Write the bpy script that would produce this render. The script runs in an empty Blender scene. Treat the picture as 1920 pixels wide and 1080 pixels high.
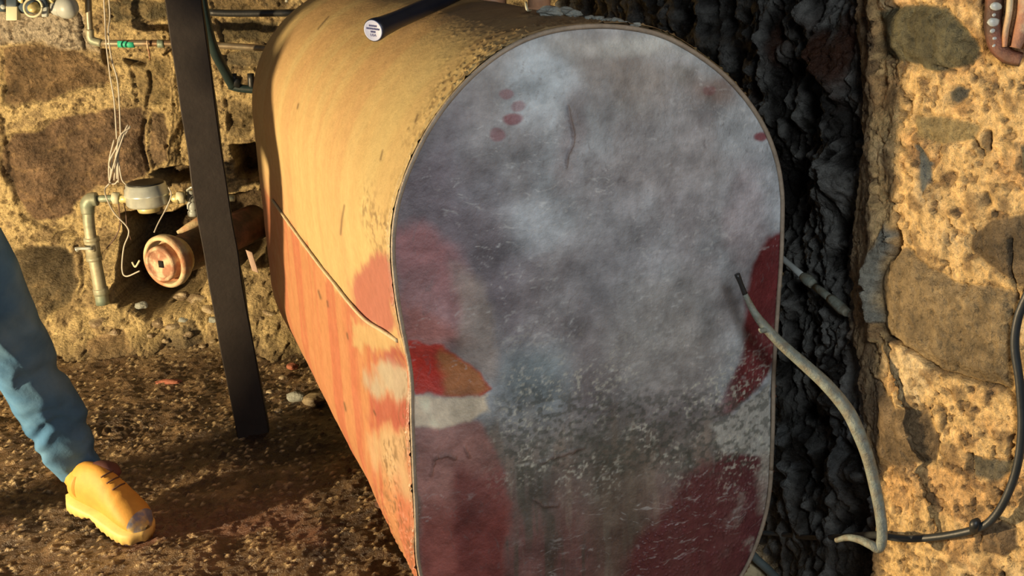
import bpy, bmesh, math, random
import numpy as np
from mathutils import Vector, Matrix

# ------------------------------------------------------------------ camera, world, lamps, exposure
S = bpy.context.scene
COL = S.collection
FPX = 2200.0
TH, RO = 0.312, -0.044
CAMZ = 1.6
_F = np.array([0, math.cos(TH), -math.sin(TH)])
_R0 = np.array([1.0, 0, 0]); _U0 = np.array([0, math.sin(TH), math.cos(TH)])
_R = math.cos(RO)*_R0 + math.sin(RO)*_U0
_U = -math.sin(RO)*_R0 + math.cos(RO)*_U0
CAM = np.array([0, 0, CAMZ])
cd = bpy.data.cameras.new('camera'); cam = bpy.data.objects.new('camera', cd); COL.objects.link(cam)
cd.sensor_width = 36; cd.lens = FPX/1920*36; cd.clip_start = .02
M = Matrix.Identity(4)
for i in range(3):
    M[i][0] = _R[i]; M[i][1] = _U[i]; M[i][2] = -_F[i]; M[i][3] = CAM[i]
cam.matrix_world = M
S.camera = cam
S.view_settings.view_transform = 'Standard'; S.view_settings.look = 'None'
S.view_settings.gamma = 1; S.view_settings.use_curve_mapping = False
S.view_settings.exposure = 0.0
w = bpy.data.worlds.new('cellar_air'); S.world = w; w.use_nodes = True
w.node_tree.nodes['Background'].inputs[0].default_value = (.75, .8, 1, 1)
w.node_tree.nodes['Background'].inputs[1].default_value = .035

def lamp(name, loc, power, color, target=None, size=.1, kind='AREA', size_y=None):
    l = bpy.data.lights.new(name, kind); l.energy = power; l.color = color
    if kind == 'AREA':
        l.size = size
        if size_y: l.shape = 'RECTANGLE'; l.size_y = size_y
    else: l.shadow_soft_size = size
    o = bpy.data.objects.new(name, l); COL.objects.link(o); o.location = loc
    if target is not None:
        o.rotation_euler = (Vector(target)-Vector(loc)).to_track_quat('-Z', 'Y').to_euler()
    return o
LAMP = (-3.5, 1.66, .60)
lamp('work_lamp', LAMP, 1030, (1, .74, .42), size=.055, kind='POINT')
lamp('phone_fill_light', (.28, -.12, 1.86), 20, (.93, .97, 1), target=(.3, 2.0, .9), size=.3)

# ------------------------------------------------------------------ helpers
def ray(x, y): return _F + (x-960)/FPX*_R - (y-540)/FPX*_U
def at(x, y, Y):                      # point of the line of sight at world depth Y
    d = ray(x, y); return CAM + d*(Y/d[1])
def atz(x, y, Z=0.0):
    d = ray(x, y); return CAM + d*((Z-CAMZ)/d[2])
def atplane(x, y, p, n):
    d = ray(x, y); return CAM + d*(np.dot(np.asarray(p)-CAM, n)/np.dot(d, n))
def project(P):
    Q = P-CAM; d = Q@_F; d = np.where(d < .05, .05, d)
    return 960+FPX*(Q@_R)/d, 540-FPX*(Q@_U)/d
def lin(r, g, b):
    return tuple(((c/255)/12.92 if c/255 <= .04045 else ((c/255+.055)/1.055)**2.4) for c in (r, g, b))
def link(name, me, parent=None):
    o = bpy.data.objects.new(name, me); COL.objects.link(o)
    if parent: o.parent = parent
    return o
def tag(o, label=None, cat=None, group=None, kind=None):
    if label: o['label'] = label
    if cat: o['category'] = cat
    if group: o['group'] = group
    if kind: o['kind'] = kind
    return o
def empty(name, loc, label, cat, group=None):
    o = bpy.data.objects.new(name, None); COL.objects.link(o); o.location = tuple(loc)
    o.empty_display_size = .05
    return tag(o, label, cat, group)
def mesh(name, V, Fc, mat, parent=None, cols=None, rough=None, smooth=True):
    me = bpy.data.meshes.new(name)
    V = np.asarray(V, float)
    if parent is not None: V = V-np.array(parent_loc(parent))
    if isinstance(Fc, np.ndarray) and Fc.ndim == 2:
        n = len(Fc); k = Fc.shape[1]
        me.vertices.add(len(V)); me.vertices.foreach_set('co', V.astype(np.float32).ravel())
        me.loops.add(n*k); me.loops.foreach_set('vertex_index', Fc.astype(np.int32).ravel())
        me.polygons.add(n); me.polygons.foreach_set('loop_start', np.arange(0, n*k, k, dtype=np.int32))
        me.update(calc_edges=True); me.validate()
    else:
        me.from_pydata([tuple(v) for v in V], [], [tuple(f) for f in Fc]); me.validate()
    if smooth: me.polygons.foreach_set('use_smooth', [True]*len(me.polygons))
    if cols is not None:
        a = me.color_attributes.new('Col', 'FLOAT_COLOR', 'POINT')
        c = np.ones((len(V), 4), np.float32); c[:, :3] = cols; a.data.foreach_set('color', c.ravel())
    if rough is not None:
        a = me.attributes.new('Rough', 'FLOAT', 'POINT'); a.data.foreach_set('value', np.asarray(rough, np.float32))
    me.materials.append(mat)
    return link(name, me, parent)
def parent_loc(p):
    l = np.zeros(3)
    while p is not None:
        l = l+np.array(p.location); p = p.parent
    return l
def gridfaces(nu, nv, closed_u=False):
    i = np.arange(nu if closed_u else nu-1)[:, None]; j = np.arange(nv-1)[None, :]
    a = i*nv+j; b = ((i+1) % nu)*nv+j
    return np.stack([a, b, b+1, a+1], -1).reshape(-1, 4)

# numpy noise
def _h(ix, iy, s):
    n = (ix*374761393 + iy*668265263 + s*974711) & 0xffffffff
    n = ((n ^ (n >> 13))*1274126177) & 0xffffffff
    return ((n ^ (n >> 16)) & 0xffff)/65535.0
def vn(x, y, s=0):
    x = np.asarray(x, float); y = np.asarray(y, float)
    ix = np.floor(x).astype(np.int64); iy = np.floor(y).astype(np.int64)
    fx = x-ix; fy = y-iy; fx = fx*fx*(3-2*fx); fy = fy*fy*(3-2*fy)
    return (_h(ix, iy, s)*(1-fx)+_h(ix+1, iy, s)*fx)*(1-fy)+(_h(ix, iy+1, s)*(1-fx)+_h(ix+1, iy+1, s)*fx)*fy
def fbm(x, y, s=0, o=4, g=.5):
    t = 0; a = 1; n = 0
    for k in range(o):
        t = t+a*vn(x*2**k+k*17.3, y*2**k+k*9.1, s+k); n += a; a *= g
    return t/n
def ridge(x, y, s=0, o=3):
    t = 0; a = 1; n = 0
    for k in range(o):
        t = t+a*(1-np.abs(2*vn(x*2**k+k*7.7, y*2**k, s+k)-1)); n += a; a *= .5
    return t/n
def worley(x, y, s=0):
    ix = np.floor(x).astype(np.int64); iy = np.floor(y).astype(np.int64)
    best = np.full(np.shape(x), 9.0); second = best.copy(); cid = np.zeros(np.shape(x))
    for dx in (-1, 0, 1):
        for dy in (-1, 0, 1):
            cx = ix+dx; cy = iy+dy
            h = _h(cx, cy, s)
            d = np.hypot(cx+h-x, cy+_h(cx, cy, s+5)-y)
            c = d < best
            second = np.where(c, best, np.minimum(second, d)); cid = np.where(c, _h(cx, cy, s+9), cid)
            best = np.where(c, d, best)
    return best, second-best, cid
def sst(e0, e1, x):
    t = np.clip((x-e0)/(e1-e0), 0, 1); return t*t*(3-2*t)
def sdpoly(X, Y, poly):               # >0 inside
    p = np.asarray(poly, float); best = np.full(X.shape, 1e9); ins = np.zeros(X.shape, bool)
    n = len(p)
    for i in range(n):
        a = p[i]; b = p[(i+1) % n]; e = b-a
        t = np.clip(((X-a[0])*e[0]+(Y-a[1])*e[1])/(e@e+1e-9), 0, 1)
        best = np.minimum(best, np.hypot(X-a[0]-t*e[0], Y-a[1]-t*e[1]))
        if a[1] != b[1]:
            c = ((a[1] > Y) != (b[1] > Y)) & (X < (b[0]-a[0])*(Y-a[1])/(b[1]-a[1])+a[0]); ins ^= c
    return np.where(ins, best, -best)
def sdline(X, Y, pts):
    p = np.asarray(pts, float); best = np.full(X.shape, 1e9)
    for a, b in zip(p[:-1], p[1:]):
        e = b-a; t = np.clip(((X-a[0])*e[0]+(Y-a[1])*e[1])/(e@e+1e-9), 0, 1)
        best = np.minimum(best, np.hypot(X-a[0]-t*e[0], Y-a[1]-t*e[1]))
    return best
def mix(c, d, m): return c*(1-m[..., None])+np.asarray(d)*m[..., None]

# ------------------------------------------------------------------ materials
def nodes(name):
    m = bpy.data.materials.new(name); m.use_nodes = True
    nt = m.node_tree; return m, nt, nt.nodes['Principled BSDF']
def surf(name, base=(.5, .5, .5), rough=.6, attr=False, rattr=False, bumps=((60, .3, .002),), mottle=.25,
         mscale=25, metal=0, spec=.5, second=None, sscale=6, coat=0):
    m, nt, b = nodes(name); N = nt.nodes.new; L = nt.links.new
    tc = N('ShaderNodeTexCoord')
    if attr:
        a = N('ShaderNodeAttribute'); a.attribute_name = 'Col'; src = a.outputs['Color']
    else:
        a = N('ShaderNodeRGB'); a.outputs[0].default_value = (*base, 1); src = a.outputs[0]
    if second is not None:
        n = N('ShaderNodeTexNoise'); n.inputs['Scale'].default_value = sscale; n.inputs['Detail'].default_value = 6
        L(tc.outputs['Object'], n.inputs['Vector'])
        r = N('ShaderNodeMapRange'); r.inputs[1].default_value = .45; r.inputs[2].default_value = .62; L(n.outputs[0], r.inputs[0])
        mx = N('ShaderNodeMix'); mx.data_type = 'RGBA'; L(r.outputs[0], mx.inputs[0]); L(src, mx.inputs[6]); mx.inputs[7].default_value = (*second, 1)
        src = mx.outputs[2]
    n = N('ShaderNodeTexNoise'); n.inputs['Scale'].default_value = mscale; n.inputs['Detail'].default_value = 8; n.inputs['Roughness'].default_value = .65
    L(tc.outputs['Object'], n.inputs['Vector'])
    r = N('ShaderNodeMapRange'); r.inputs[1].default_value = .25; r.inputs[2].default_value = .75
    r.inputs[3].default_value = 1-mottle; r.inputs[4].default_value = 1+mottle; L(n.outputs[0], r.inputs[0])
    mu = N('ShaderNodeVectorMath'); mu.operation = 'SCALE'; L(src, mu.inputs[0]); L(r.outputs[0], mu.inputs['Scale'])
    L(mu.outputs[0], b.inputs['Base Color'])
    if rattr:
        a = N('ShaderNodeAttribute'); a.attribute_name = 'Rough'; L(a.outputs['Fac'], b.inputs['Roughness'])
    else: b.inputs['Roughness'].default_value = rough
    b.inputs['Metallic'].default_value = metal
    b.inputs['Specular IOR Level'].default_value = spec
    b.inputs['Coat Weight'].default_value = coat; b.inputs['Coat Roughness'].default_value = .15
    prev = None
    for sc, st, dist in bumps:
        n = N('ShaderNodeTexNoise'); n.inputs['Scale'].default_value = sc; n.inputs['Detail'].default_value = 7
        n.inputs['Roughness'].default_value = .6
        L(tc.outputs['Object'], n.inputs['Vector'])
        bp = N('ShaderNodeBump'); bp.inputs['Strength'].default_value = st; bp.inputs['Distance'].default_value = dist
        L(n.outputs[0], bp.inputs['Height'])
        if prev: L(prev.outputs[0], bp.inputs['Normal'])
        prev = bp
    if prev: L(prev.outputs[0], b.inputs['Normal'])
    return m
MAT = dict(
    stone=surf('cellar_stone', attr=True, rattr=True, bumps=((35, .9, .02), (110, 1, .012), (300, .8, .003)), mottle=.6, mscale=75, spec=.35),
    mud=surf('wet_mud', attr=True, rattr=True, bumps=((60, .8, .012), (190, 1, .008)), mottle=.45, mscale=50, spec=.6),
    face=surf('stained_tank_head', attr=True, rattr=True, bumps=((30, .5, .006), (150, .7, .003)), mottle=.28, mscale=45, spec=.5),
    shell=surf('dusty_tank_shell', attr=True, rattr=True, bumps=((20, .25, .004), (220, .5, .0018)), mottle=.13, mscale=60, spec=.35),
    post=surf('dark_stained_timber', (.026, .021, .018), .62, bumps=((60, .4, .003),), mottle=.25, mscale=14, spec=.3),
    galv=surf('old_galvanised_pipe', (.42, .4, .28), .5, bumps=((90, .4, .002),), mottle=.3, second=(.2, .26, .2), metal=.3),
    copper=surf('tarnished_pipe', (.33, .3, .21), .42, bumps=((90, .3, .001),), mottle=.3, second=(.22, .14, .08), metal=.5),
    tape=surf('green_tape', (.04, .5, .3), .5, mottle=.2),
    steel=surf('meter_steel', (.72, .78, .72), .25, bumps=((40, .15, .001),), mottle=.2, metal=.5, spec=.8),
    black=surf('black_iron', (.02, .022, .022), .45, bumps=((80, .4, .002),), mottle=.3),
    darkgreen=surf('dark_green_hose', (.018, .035, .035), .4, bumps=((80, .4, .002),), mottle=.3),
    rust=surf('rusted_iron', (.4, .2, .12), .75, bumps=((70, .8, .004), (250, .6, .002)), mottle=.45, second=(.55, .42, .27), sscale=30),
    castring=surf('weathered_cast_iron', (.62, .5, .3), .6, bumps=((60, .6, .004), (200, .5, .002)), mottle=.3, second=(.42, .2, .1), sscale=14),
    darkrust=surf('dark_brown_iron', (.09, .045, .028), .6, bumps=((40, .7, .005), (160, .6, .003)), mottle=.5, mscale=30, second=(.2, .08, .05), sscale=14),
    wire=surf('grey_wire', (.5, .47, .4), .5, bumps=(), mottle=.1),
    brownwire=surf('brown_wire', (.12, .07, .05), .5, bumps=(), mottle=.1),
    brass=surf('pale_brass', (.7, .6, .28), .4, bumps=((90, .3, .001),), mottle=.2, metal=.3),
    cream=surf('cream_plastic', (.62, .6, .42), .5, bumps=(), mottle=.1),
    bluegrey=surf('blue_grey_paint', (.06, .09, .12), .45, bumps=((50, .2, .001),), mottle=.2),
    palegrey=surf('pale_grey_paint', (.42, .46, .44), .4, bumps=((50, .2, .001),), mottle=.15),
    hose=surf('grey_green_cable', (.22, .25, .21), .5, bumps=((55, .7, .004), (220, .5, .002)), mottle=.35, mscale=70, second=(.2, .19, .14), sscale=60),
    jacket_blk=surf('black_cable_jacket', (.025, .03, .032), .45, bumps=((60, .3, .002),), mottle=.3),
    denim=surf('blue_denim', (.055, .15, .29), .85, bumps=((30, .35, .006), (500, .3, .001)), mottle=.22, mscale=12, spec=.15, second=(.1, .21, .33), sscale=5),
    boot=surf('tan_work_leather', (.5, .27, .05), .6, bumps=((50, .3, .003), (250, .3, .001)), mottle=.15, spec=.3),
    bootdark=surf('brown_collar_and_shade', (.09, .035, .03), .65, bumps=((70, .4, .002),), mottle=.2),  # collar brown, also worn by the blob that imitates instep shade
    scuff=surf('scuffed_toe_cap', (.16, .17, .22), .5, bumps=((60, .4, .002),), mottle=.4, second=(.5, .36, .12), sscale=30),
    sole=surf('pale_rubber_sole', (.6, .42, .13), .6, bumps=((80, .3, .002),), mottle=.15),
    lace=surf('brown_laces', (.1, .05, .03), .8, bumps=(), mottle=.2),
    coat=surf('dark_work_jacket', (.03, .035, .045), .85, bumps=((200, .3, .001),), mottle=.15),
    skin=surf('skin', (.55, .33, .24), .5, bumps=(), mottle=.06),
    hair=surf('brown_hair', (.05, .03, .02), .6, bumps=((150, .6, .003),), mottle=.3),
    grip=surf('navy_rubber_grip', (.012, .016, .03), .42, bumps=((120, .3, .001),), mottle=.2),
    cap=surf('silver_end_cap', (.3, .36, .58), .45, bumps=((200, .15, .0005),), mottle=.12),
    ink=surf('blue_ink', (.06, .06, .2), .6, bumps=(), mottle=.1),
    orange_iron=surf('orange_brown_fitting', (.5, .27, .15), .5, bumps=((100, .5, .002),), mottle=.3),
    cement=surf('grey_cement_crumbs', (.27, .29, .26), .85, bumps=((60, .8, .006), (200, .8, .003)), mottle=.35),
    rock=surf('wet_rubble', (.2, .15, .09), .45, bumps=((40, .8, .006), (180, .6, .003)), mottle=.4, second=(.4, .33, .2), sscale=20),
    brick=surf('broken_red_brick', (.34, .12, .07), .75, bumps=((60, .8, .005),), mottle=.35),
)

# ------------------------------------------------------------------ shape builders (world coordinates; parent offset handled in mesh())
def spline(pts, n=10):
    P = [np.asarray(p, float) for p in pts]
    P = [2*P[0]-P[1]]+P+[2*P[-1]-P[-2]]
    out = []
    for i in range(1, len(P)-2):
        a, b, c, d = P[i-1:i+3]
        for k in range(n):
            t = k/n
            out.append(.5*((2*b)+(c-a)*t+(2*a-5*b+4*c-d)*t*t+(3*b-a-3*c+d)*t**3))
    out.append(P[-2]); return np.array(out)
def tube_geo(path, radii, sides=14, caps=True):
    path = np.asarray(path, float); n = len(path)
    r = np.broadcast_to(np.asarray(radii, float), (n,)) if np.ndim(radii) == 0 else np.interp(np.linspace(0, 1, n), np.linspace(0, 1, len(radii)), radii)
    T = np.gradient(path, axis=0); T /= np.linalg.norm(T, axis=1)[:, None]+1e-12
    up = np.array([0, 0, 1.0]) if abs(T[0][2]) < .9 else np.array([1.0, 0, 0])
    a = np.cross(T[0], up); a /= np.linalg.norm(a)
    ang = np.linspace(0, 2*np.pi, sides, endpoint=False)
    V = []
    for i in range(n):
        a = a-T[i]*np.dot(a, T[i]); a /= np.linalg.norm(a); b = np.cross(T[i], a)
        V += [path[i]+r[i]*(math.cos(t)*a+math.sin(t)*b) for t in ang]
    Fc = []
    for i in range(n-1):
        for k in range(sides):
            k2 = (k+1) % sides
            Fc.append((i*sides+k, i*sides+k2, (i+1)*sides+k2, (i+1)*sides+k))
    if caps:
        Fc.append(tuple(range(sides-1, -1, -1))); Fc.append(tuple((n-1)*sides+k for k in range(sides)))
    return V, Fc
def join(*gs):
    V = []; Fc = []
    for v, f in gs:
        o = len(V); V += [tuple(p) for p in v]; Fc += [tuple(i+o for i in q) for q in f]
    return V, Fc
def lathe_geo(prof, origin, axis, sides=32, xdir=None):
    axis = np.asarray(axis, float); axis /= np.linalg.norm(axis)
    x = np.asarray(xdir if xdir is not None else ((0, 0, 1) if abs(axis[2]) < .9 else (1, 0, 0)), float)
    x = x-axis*np.dot(x, axis); x /= np.linalg.norm(x); y = np.cross(axis, x)
    V = []; Fc = []
    for r, h in prof:
        V += [np.asarray(origin)+axis*h+r*(math.cos(t)*x+math.sin(t)*y) for t in np.linspace(0, 2*np.pi, sides, endpoint=False)]
    for i in range(len(prof)-1):
        for k in range(sides):
            k2 = (k+1) % sides
            Fc.append((i*sides+k, i*sides+k2, (i+1)*sides+k2, (i+1)*sides+k))
    Fc.append(tuple(range(sides-1, -1, -1))); Fc.append(tuple((len(prof)-1)*sides+k for k in range(sides)))
    return V, Fc
def box_geo(c, ex, ey, ez, bev=0):     # half-vectors
    c, ex, ey, ez = (np.asarray(v, float) for v in (c, ex, ey, ez))
    bm = bmesh.new(); bmesh.ops.create_cube(bm, size=2)
    if bev:
        L = [np.linalg.norm(v) for v in (ex, ey, ez)]
        for v in bm.verts: v.co = Vector((v.co.x*L[0], v.co.y*L[1], v.co.z*L[2]))
        bmesh.ops.bevel(bm, geom=bm.edges[:], offset=bev, segments=2, profile=.5, affect='EDGES')
        U = [v/np.linalg.norm(v) for v in (ex, ey, ez)]
    else: U = (ex, ey, ez)
    V = [c+v.co.x*U[0]+v.co.y*U[1]+v.co.z*U[2] for v in bm.verts]
    bm.verts.index_update()
    Fc = [tuple(v.index for v in f.verts) for f in bm.faces]; bm.free()
    return V, Fc
def blob_geo(c, r, seed=0, amp=.25, sub=3, squash=(1, 1, 1), facet=0):
    bm = bmesh.new(); bmesh.ops.create_icosphere(bm, subdivisions=sub, radius=1)
    rnd = random.Random(seed); offs = [Vector((rnd.uniform(-1, 1), rnd.uniform(-1, 1), rnd.uniform(-1, 1))).normalized() for _ in range(9)]
    V = []
    for v in bm.verts:
        n = v.co.normalized(); d = 1+amp*(math.sin(3*n.x+seed)*math.cos(4*n.y+seed*2)*.6+math.sin(7*n.z+seed*3+2*n.x)*.3)
        for q in offs:                    # planar chips make it read as broken stone
            k = n.dot(q)*d
            if k > .78: d *= .78/k*.6+.4
        V.append(np.asarray(c)+r*np.array((n.x*squash[0], n.y*squash[1], n.z*squash[2]))*d)
    bm.verts.index_update(); Fc = [tuple(v.index for v in f.verts) for f in bm.faces]; bm.free()
    return V, Fc
def tube(name, pts, radii, mat, parent=None, n=8, sides=14, smoothpath=True):
    path = spline(pts, n) if smoothpath else np.asarray(pts, float)
    V, Fc = tube_geo(path, radii, sides)
    return mesh(name, V, Fc, mat, parent)

# ------------------------------------------------------------------ BACK WALL
YW = 4.70; MND, MZ = .42, .40           # the footing spreads out at the wall's foot
def atmound(x, y):
    for Y in np.arange(3.6, 4.75, .01):
        p = at(x, y, Y)
        if p[2] <= 0.01 or YW-MND*max(0, 1-p[2]/MZ)**.9 <= Y: return p
    return p
BSTONES = [  # outline in the photograph's frame, albedo, bulge
    ([(0, 95), (60, 84), (140, 95), (200, 128), (205, 150), (150, 165), (100, 188), (0, 192)], (.17, .115, .06), .02),
    ([(20, 250), (120, 225), (200, 205), (265, 200), (272, 300), (265, 335), (180, 350), (140, 400), (60, 412), (25, 380), (5, 300)], (.15, .1, .06), .03),
    ([(35, 455), (120, 450), (150, 480), (168, 505), (165, 535), (100, 572), (60, 560), (30, 500)], (.12, .095, .055), .025),
    ([(200, 0), (320, 0), (330, 32), (240, 42), (205, 38)], (.13, .11, .06), .02),
    ([(385, -20), (560, -20), (540, 22), (395, 24)], (.16, .12, .06), .02),
    ([(398, 34), (530, 34), (505, 82), (408, 80)], (.15, .12, .06), .02),
    ([(412, 98), (495, 98), (490, 132), (420, 126)], (.17, .14, .08), .015),
    ([(276, 205), (305, 222), (322, 260), (318, 300), (280, 320)], (.17, .12, .07), .02),
    ([(425, 190), (480, 190), (480, 262), (432, 262)], (.26, .2, .1), .012),
    ([(0, -160), (120, -160), (110, -30), (0, -40)], (.2, .16, .1), .02),
    ([(-260, 110), (-30, 110), (-25, 300), (-240, 300)], (.17, .12, .07), .03),
    ([(-300, 330), (-20, 330), (-20, 450), (-300, 450)], (.16, .12, .07), .03),
    ([(95, 598), (150, 585), (215, 618), (205, 640), (120, 640)], (.2, .16, .09), .03),
    ([(215, 580), (262, 566), (310, 590), (305, 625), (240, 630)], (.27, .19, .1), .035),
    ([(240, 115), (300, 105), (318, 112), (318, 190), (300, 200), (262, 195), (243, 150)], (.3, .23, .11), .008),
    ([(345, 570), (400, 560), (420, 600), (360, 612)], (.2, .16, .09), .03),
]
BHOLES_SHADES = [([(228, 408), (262, 398), (300, 402), (345, 385), (395, 372), (480, 365), (500, 372), (500, 470), (455, 482), (420, 470), (396, 510), (385, 545), (340, 552), (300, 548), (258, 540), (248, 500), (240, 455)], .34),
          ([(268, 338), (295, 318), (350, 300), (372, 306), (376, 336), (320, 342)], .12),  # cast shadow on the wall, built as a dark recess
          ([(432, 272), (486, 268), (486, 332), (440, 334)], .15),  # shadow patch beyond the post, likewise cut in and darkened
          ([(236, 112), (276, 110), (274, 123), (240, 124)], .06),
          ([(190, 90), (206, 92), (210, 138), (202, 136)], .06)]
def axis_samples(a, lo, hi, b, fine, coarse):
    return np.concatenate([np.arange(a, lo, coarse), np.arange(lo, hi, fine), np.arange(hi, b+coarse, coarse)])
def build_back():
    xs = axis_samples(-3.6, -2.25, -.72, 1.2, .0044, .014); zs = axis_samples(-.05, .0, 1.38, 2.5, .0044, .014)
    X, Z = np.meshgrid(xs, zs, indexing='ij'); Y = np.full(X.shape, YW)
    px, py = project(np.stack([X, Y, Z], -1).reshape(-1, 3)); px = px.reshape(X.shape); py = py.reshape(X.shape)
    wx = px+14*(fbm(X*9, Z*9, 1)-.5)*2; wy = py+14*(fbm(X*9, Z*9, 2)-.5)*2
    n1 = fbm(X*5, Z*5, 3); n2 = fbm(X*22, Z*22, 4, 5); n3 = ridge(X*16+Z*8, Z*30-X*12, 5)
    col = np.empty(X.shape+(3,)); col[:] = (.58, .45, .22)
    col = mix(col, (.36, .27, .14), sst(.45, .7, n2)); col = mix(col, (.58, .45, .24), sst(.55, .75, n1)*.6)
    pl = sst(-6, 8, sdpoly(wx, wy, [(-60, 20), (155, 20), (165, 70), (195, 100), (140, 98), (60, 85), (-60, 95)]))
    col = mix(col, (.46, .4, .3), pl)
    rgh = np.full(X.shape, .75)
    h = .012*(n1-.5)*2+.012*(n2-.5)+.012*(n3-.5)+.007*fbm(X*90, Z*90, 8, 2)
    pm = sst(.63, .72, fbm(X*48+2*n1, Z*60, 7, 3))
    h -= .010*pm; col = mix(col, (.12, .08, .045), pm*.55)
    ve = ridge(X*34+3*fbm(X*6, Z*6, 9), Z*34, 10, 3); h -= .006*sst(.8, .95, ve); col = mix(col, (.2, .14, .07), sst(.82, .96, ve)*.5)
    for poly, c, b in BSTONES:
        s = sdpoly(wx, wy, poly); m = sst(-3, 5, s)
        ns = fbm(X*12+c[0]*50, Z*12, 11, 6, .6); rg_ = ridge(X*9+c[0]*30+2*n1, Z*14, 12, 4)
        cc = np.asarray(c)*np.clip(.1+1.9*ns[..., None], .3, 2); cc = cc+np.array([.16, .11, .05])*sst(.72, .9, rg_)[..., None]*.6; col = col*(1-m[..., None])+cc*m[..., None]
        h = h*(1-m*.55)+m*(b*sst(0, 40, s)+.030*(ns-.5)*2+.016*(rg_-.6)-.012); h -= .008*np.exp(-(s/3.5)**2)
        rgh = rgh*(1-m)+m*(.5)
    for poly, d in BHOLES_SHADES:
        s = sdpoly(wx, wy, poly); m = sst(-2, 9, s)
        h -= d*m; col = mix(col, (.09, .06, .035), m*.85)  # holes and shadow patches are also painted dark brown
    for ln in ([(0, 215), (8, 260), (20, 300), (18, 330), (28, 385)], [(145, 455), (168, 480), (178, 510)], [(40, 402), (90, 425), (140, 432)], [(278, 130), (272, 200), (262, 260), (268, 330)], [(140, 0), (152, 40), (150, 70), (160, 100)]):
        d = sdline(wx, wy, ln); m = np.exp(-(d/3.2)**2); h -= .02*m; col = mix(col, (.07, .05, .03), m*.6)
    # footing that spreads out at the foot of the wall
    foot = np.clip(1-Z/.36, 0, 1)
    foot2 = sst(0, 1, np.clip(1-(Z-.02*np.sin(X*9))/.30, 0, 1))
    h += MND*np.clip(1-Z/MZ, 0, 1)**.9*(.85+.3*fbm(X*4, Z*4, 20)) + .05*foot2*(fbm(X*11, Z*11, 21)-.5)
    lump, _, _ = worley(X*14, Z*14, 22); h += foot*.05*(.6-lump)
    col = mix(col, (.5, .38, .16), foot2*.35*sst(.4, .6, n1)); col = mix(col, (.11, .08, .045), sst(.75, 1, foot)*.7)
    Yd = YW-h
    V = np.stack([X, Yd, Z], -1).reshape(-1, 3)
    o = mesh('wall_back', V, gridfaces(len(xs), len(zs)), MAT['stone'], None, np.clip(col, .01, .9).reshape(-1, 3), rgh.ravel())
    tag(o, 'rough fieldstone cellar wall with sandy mortar behind the pipes', kind='structure')
build_back()

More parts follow.
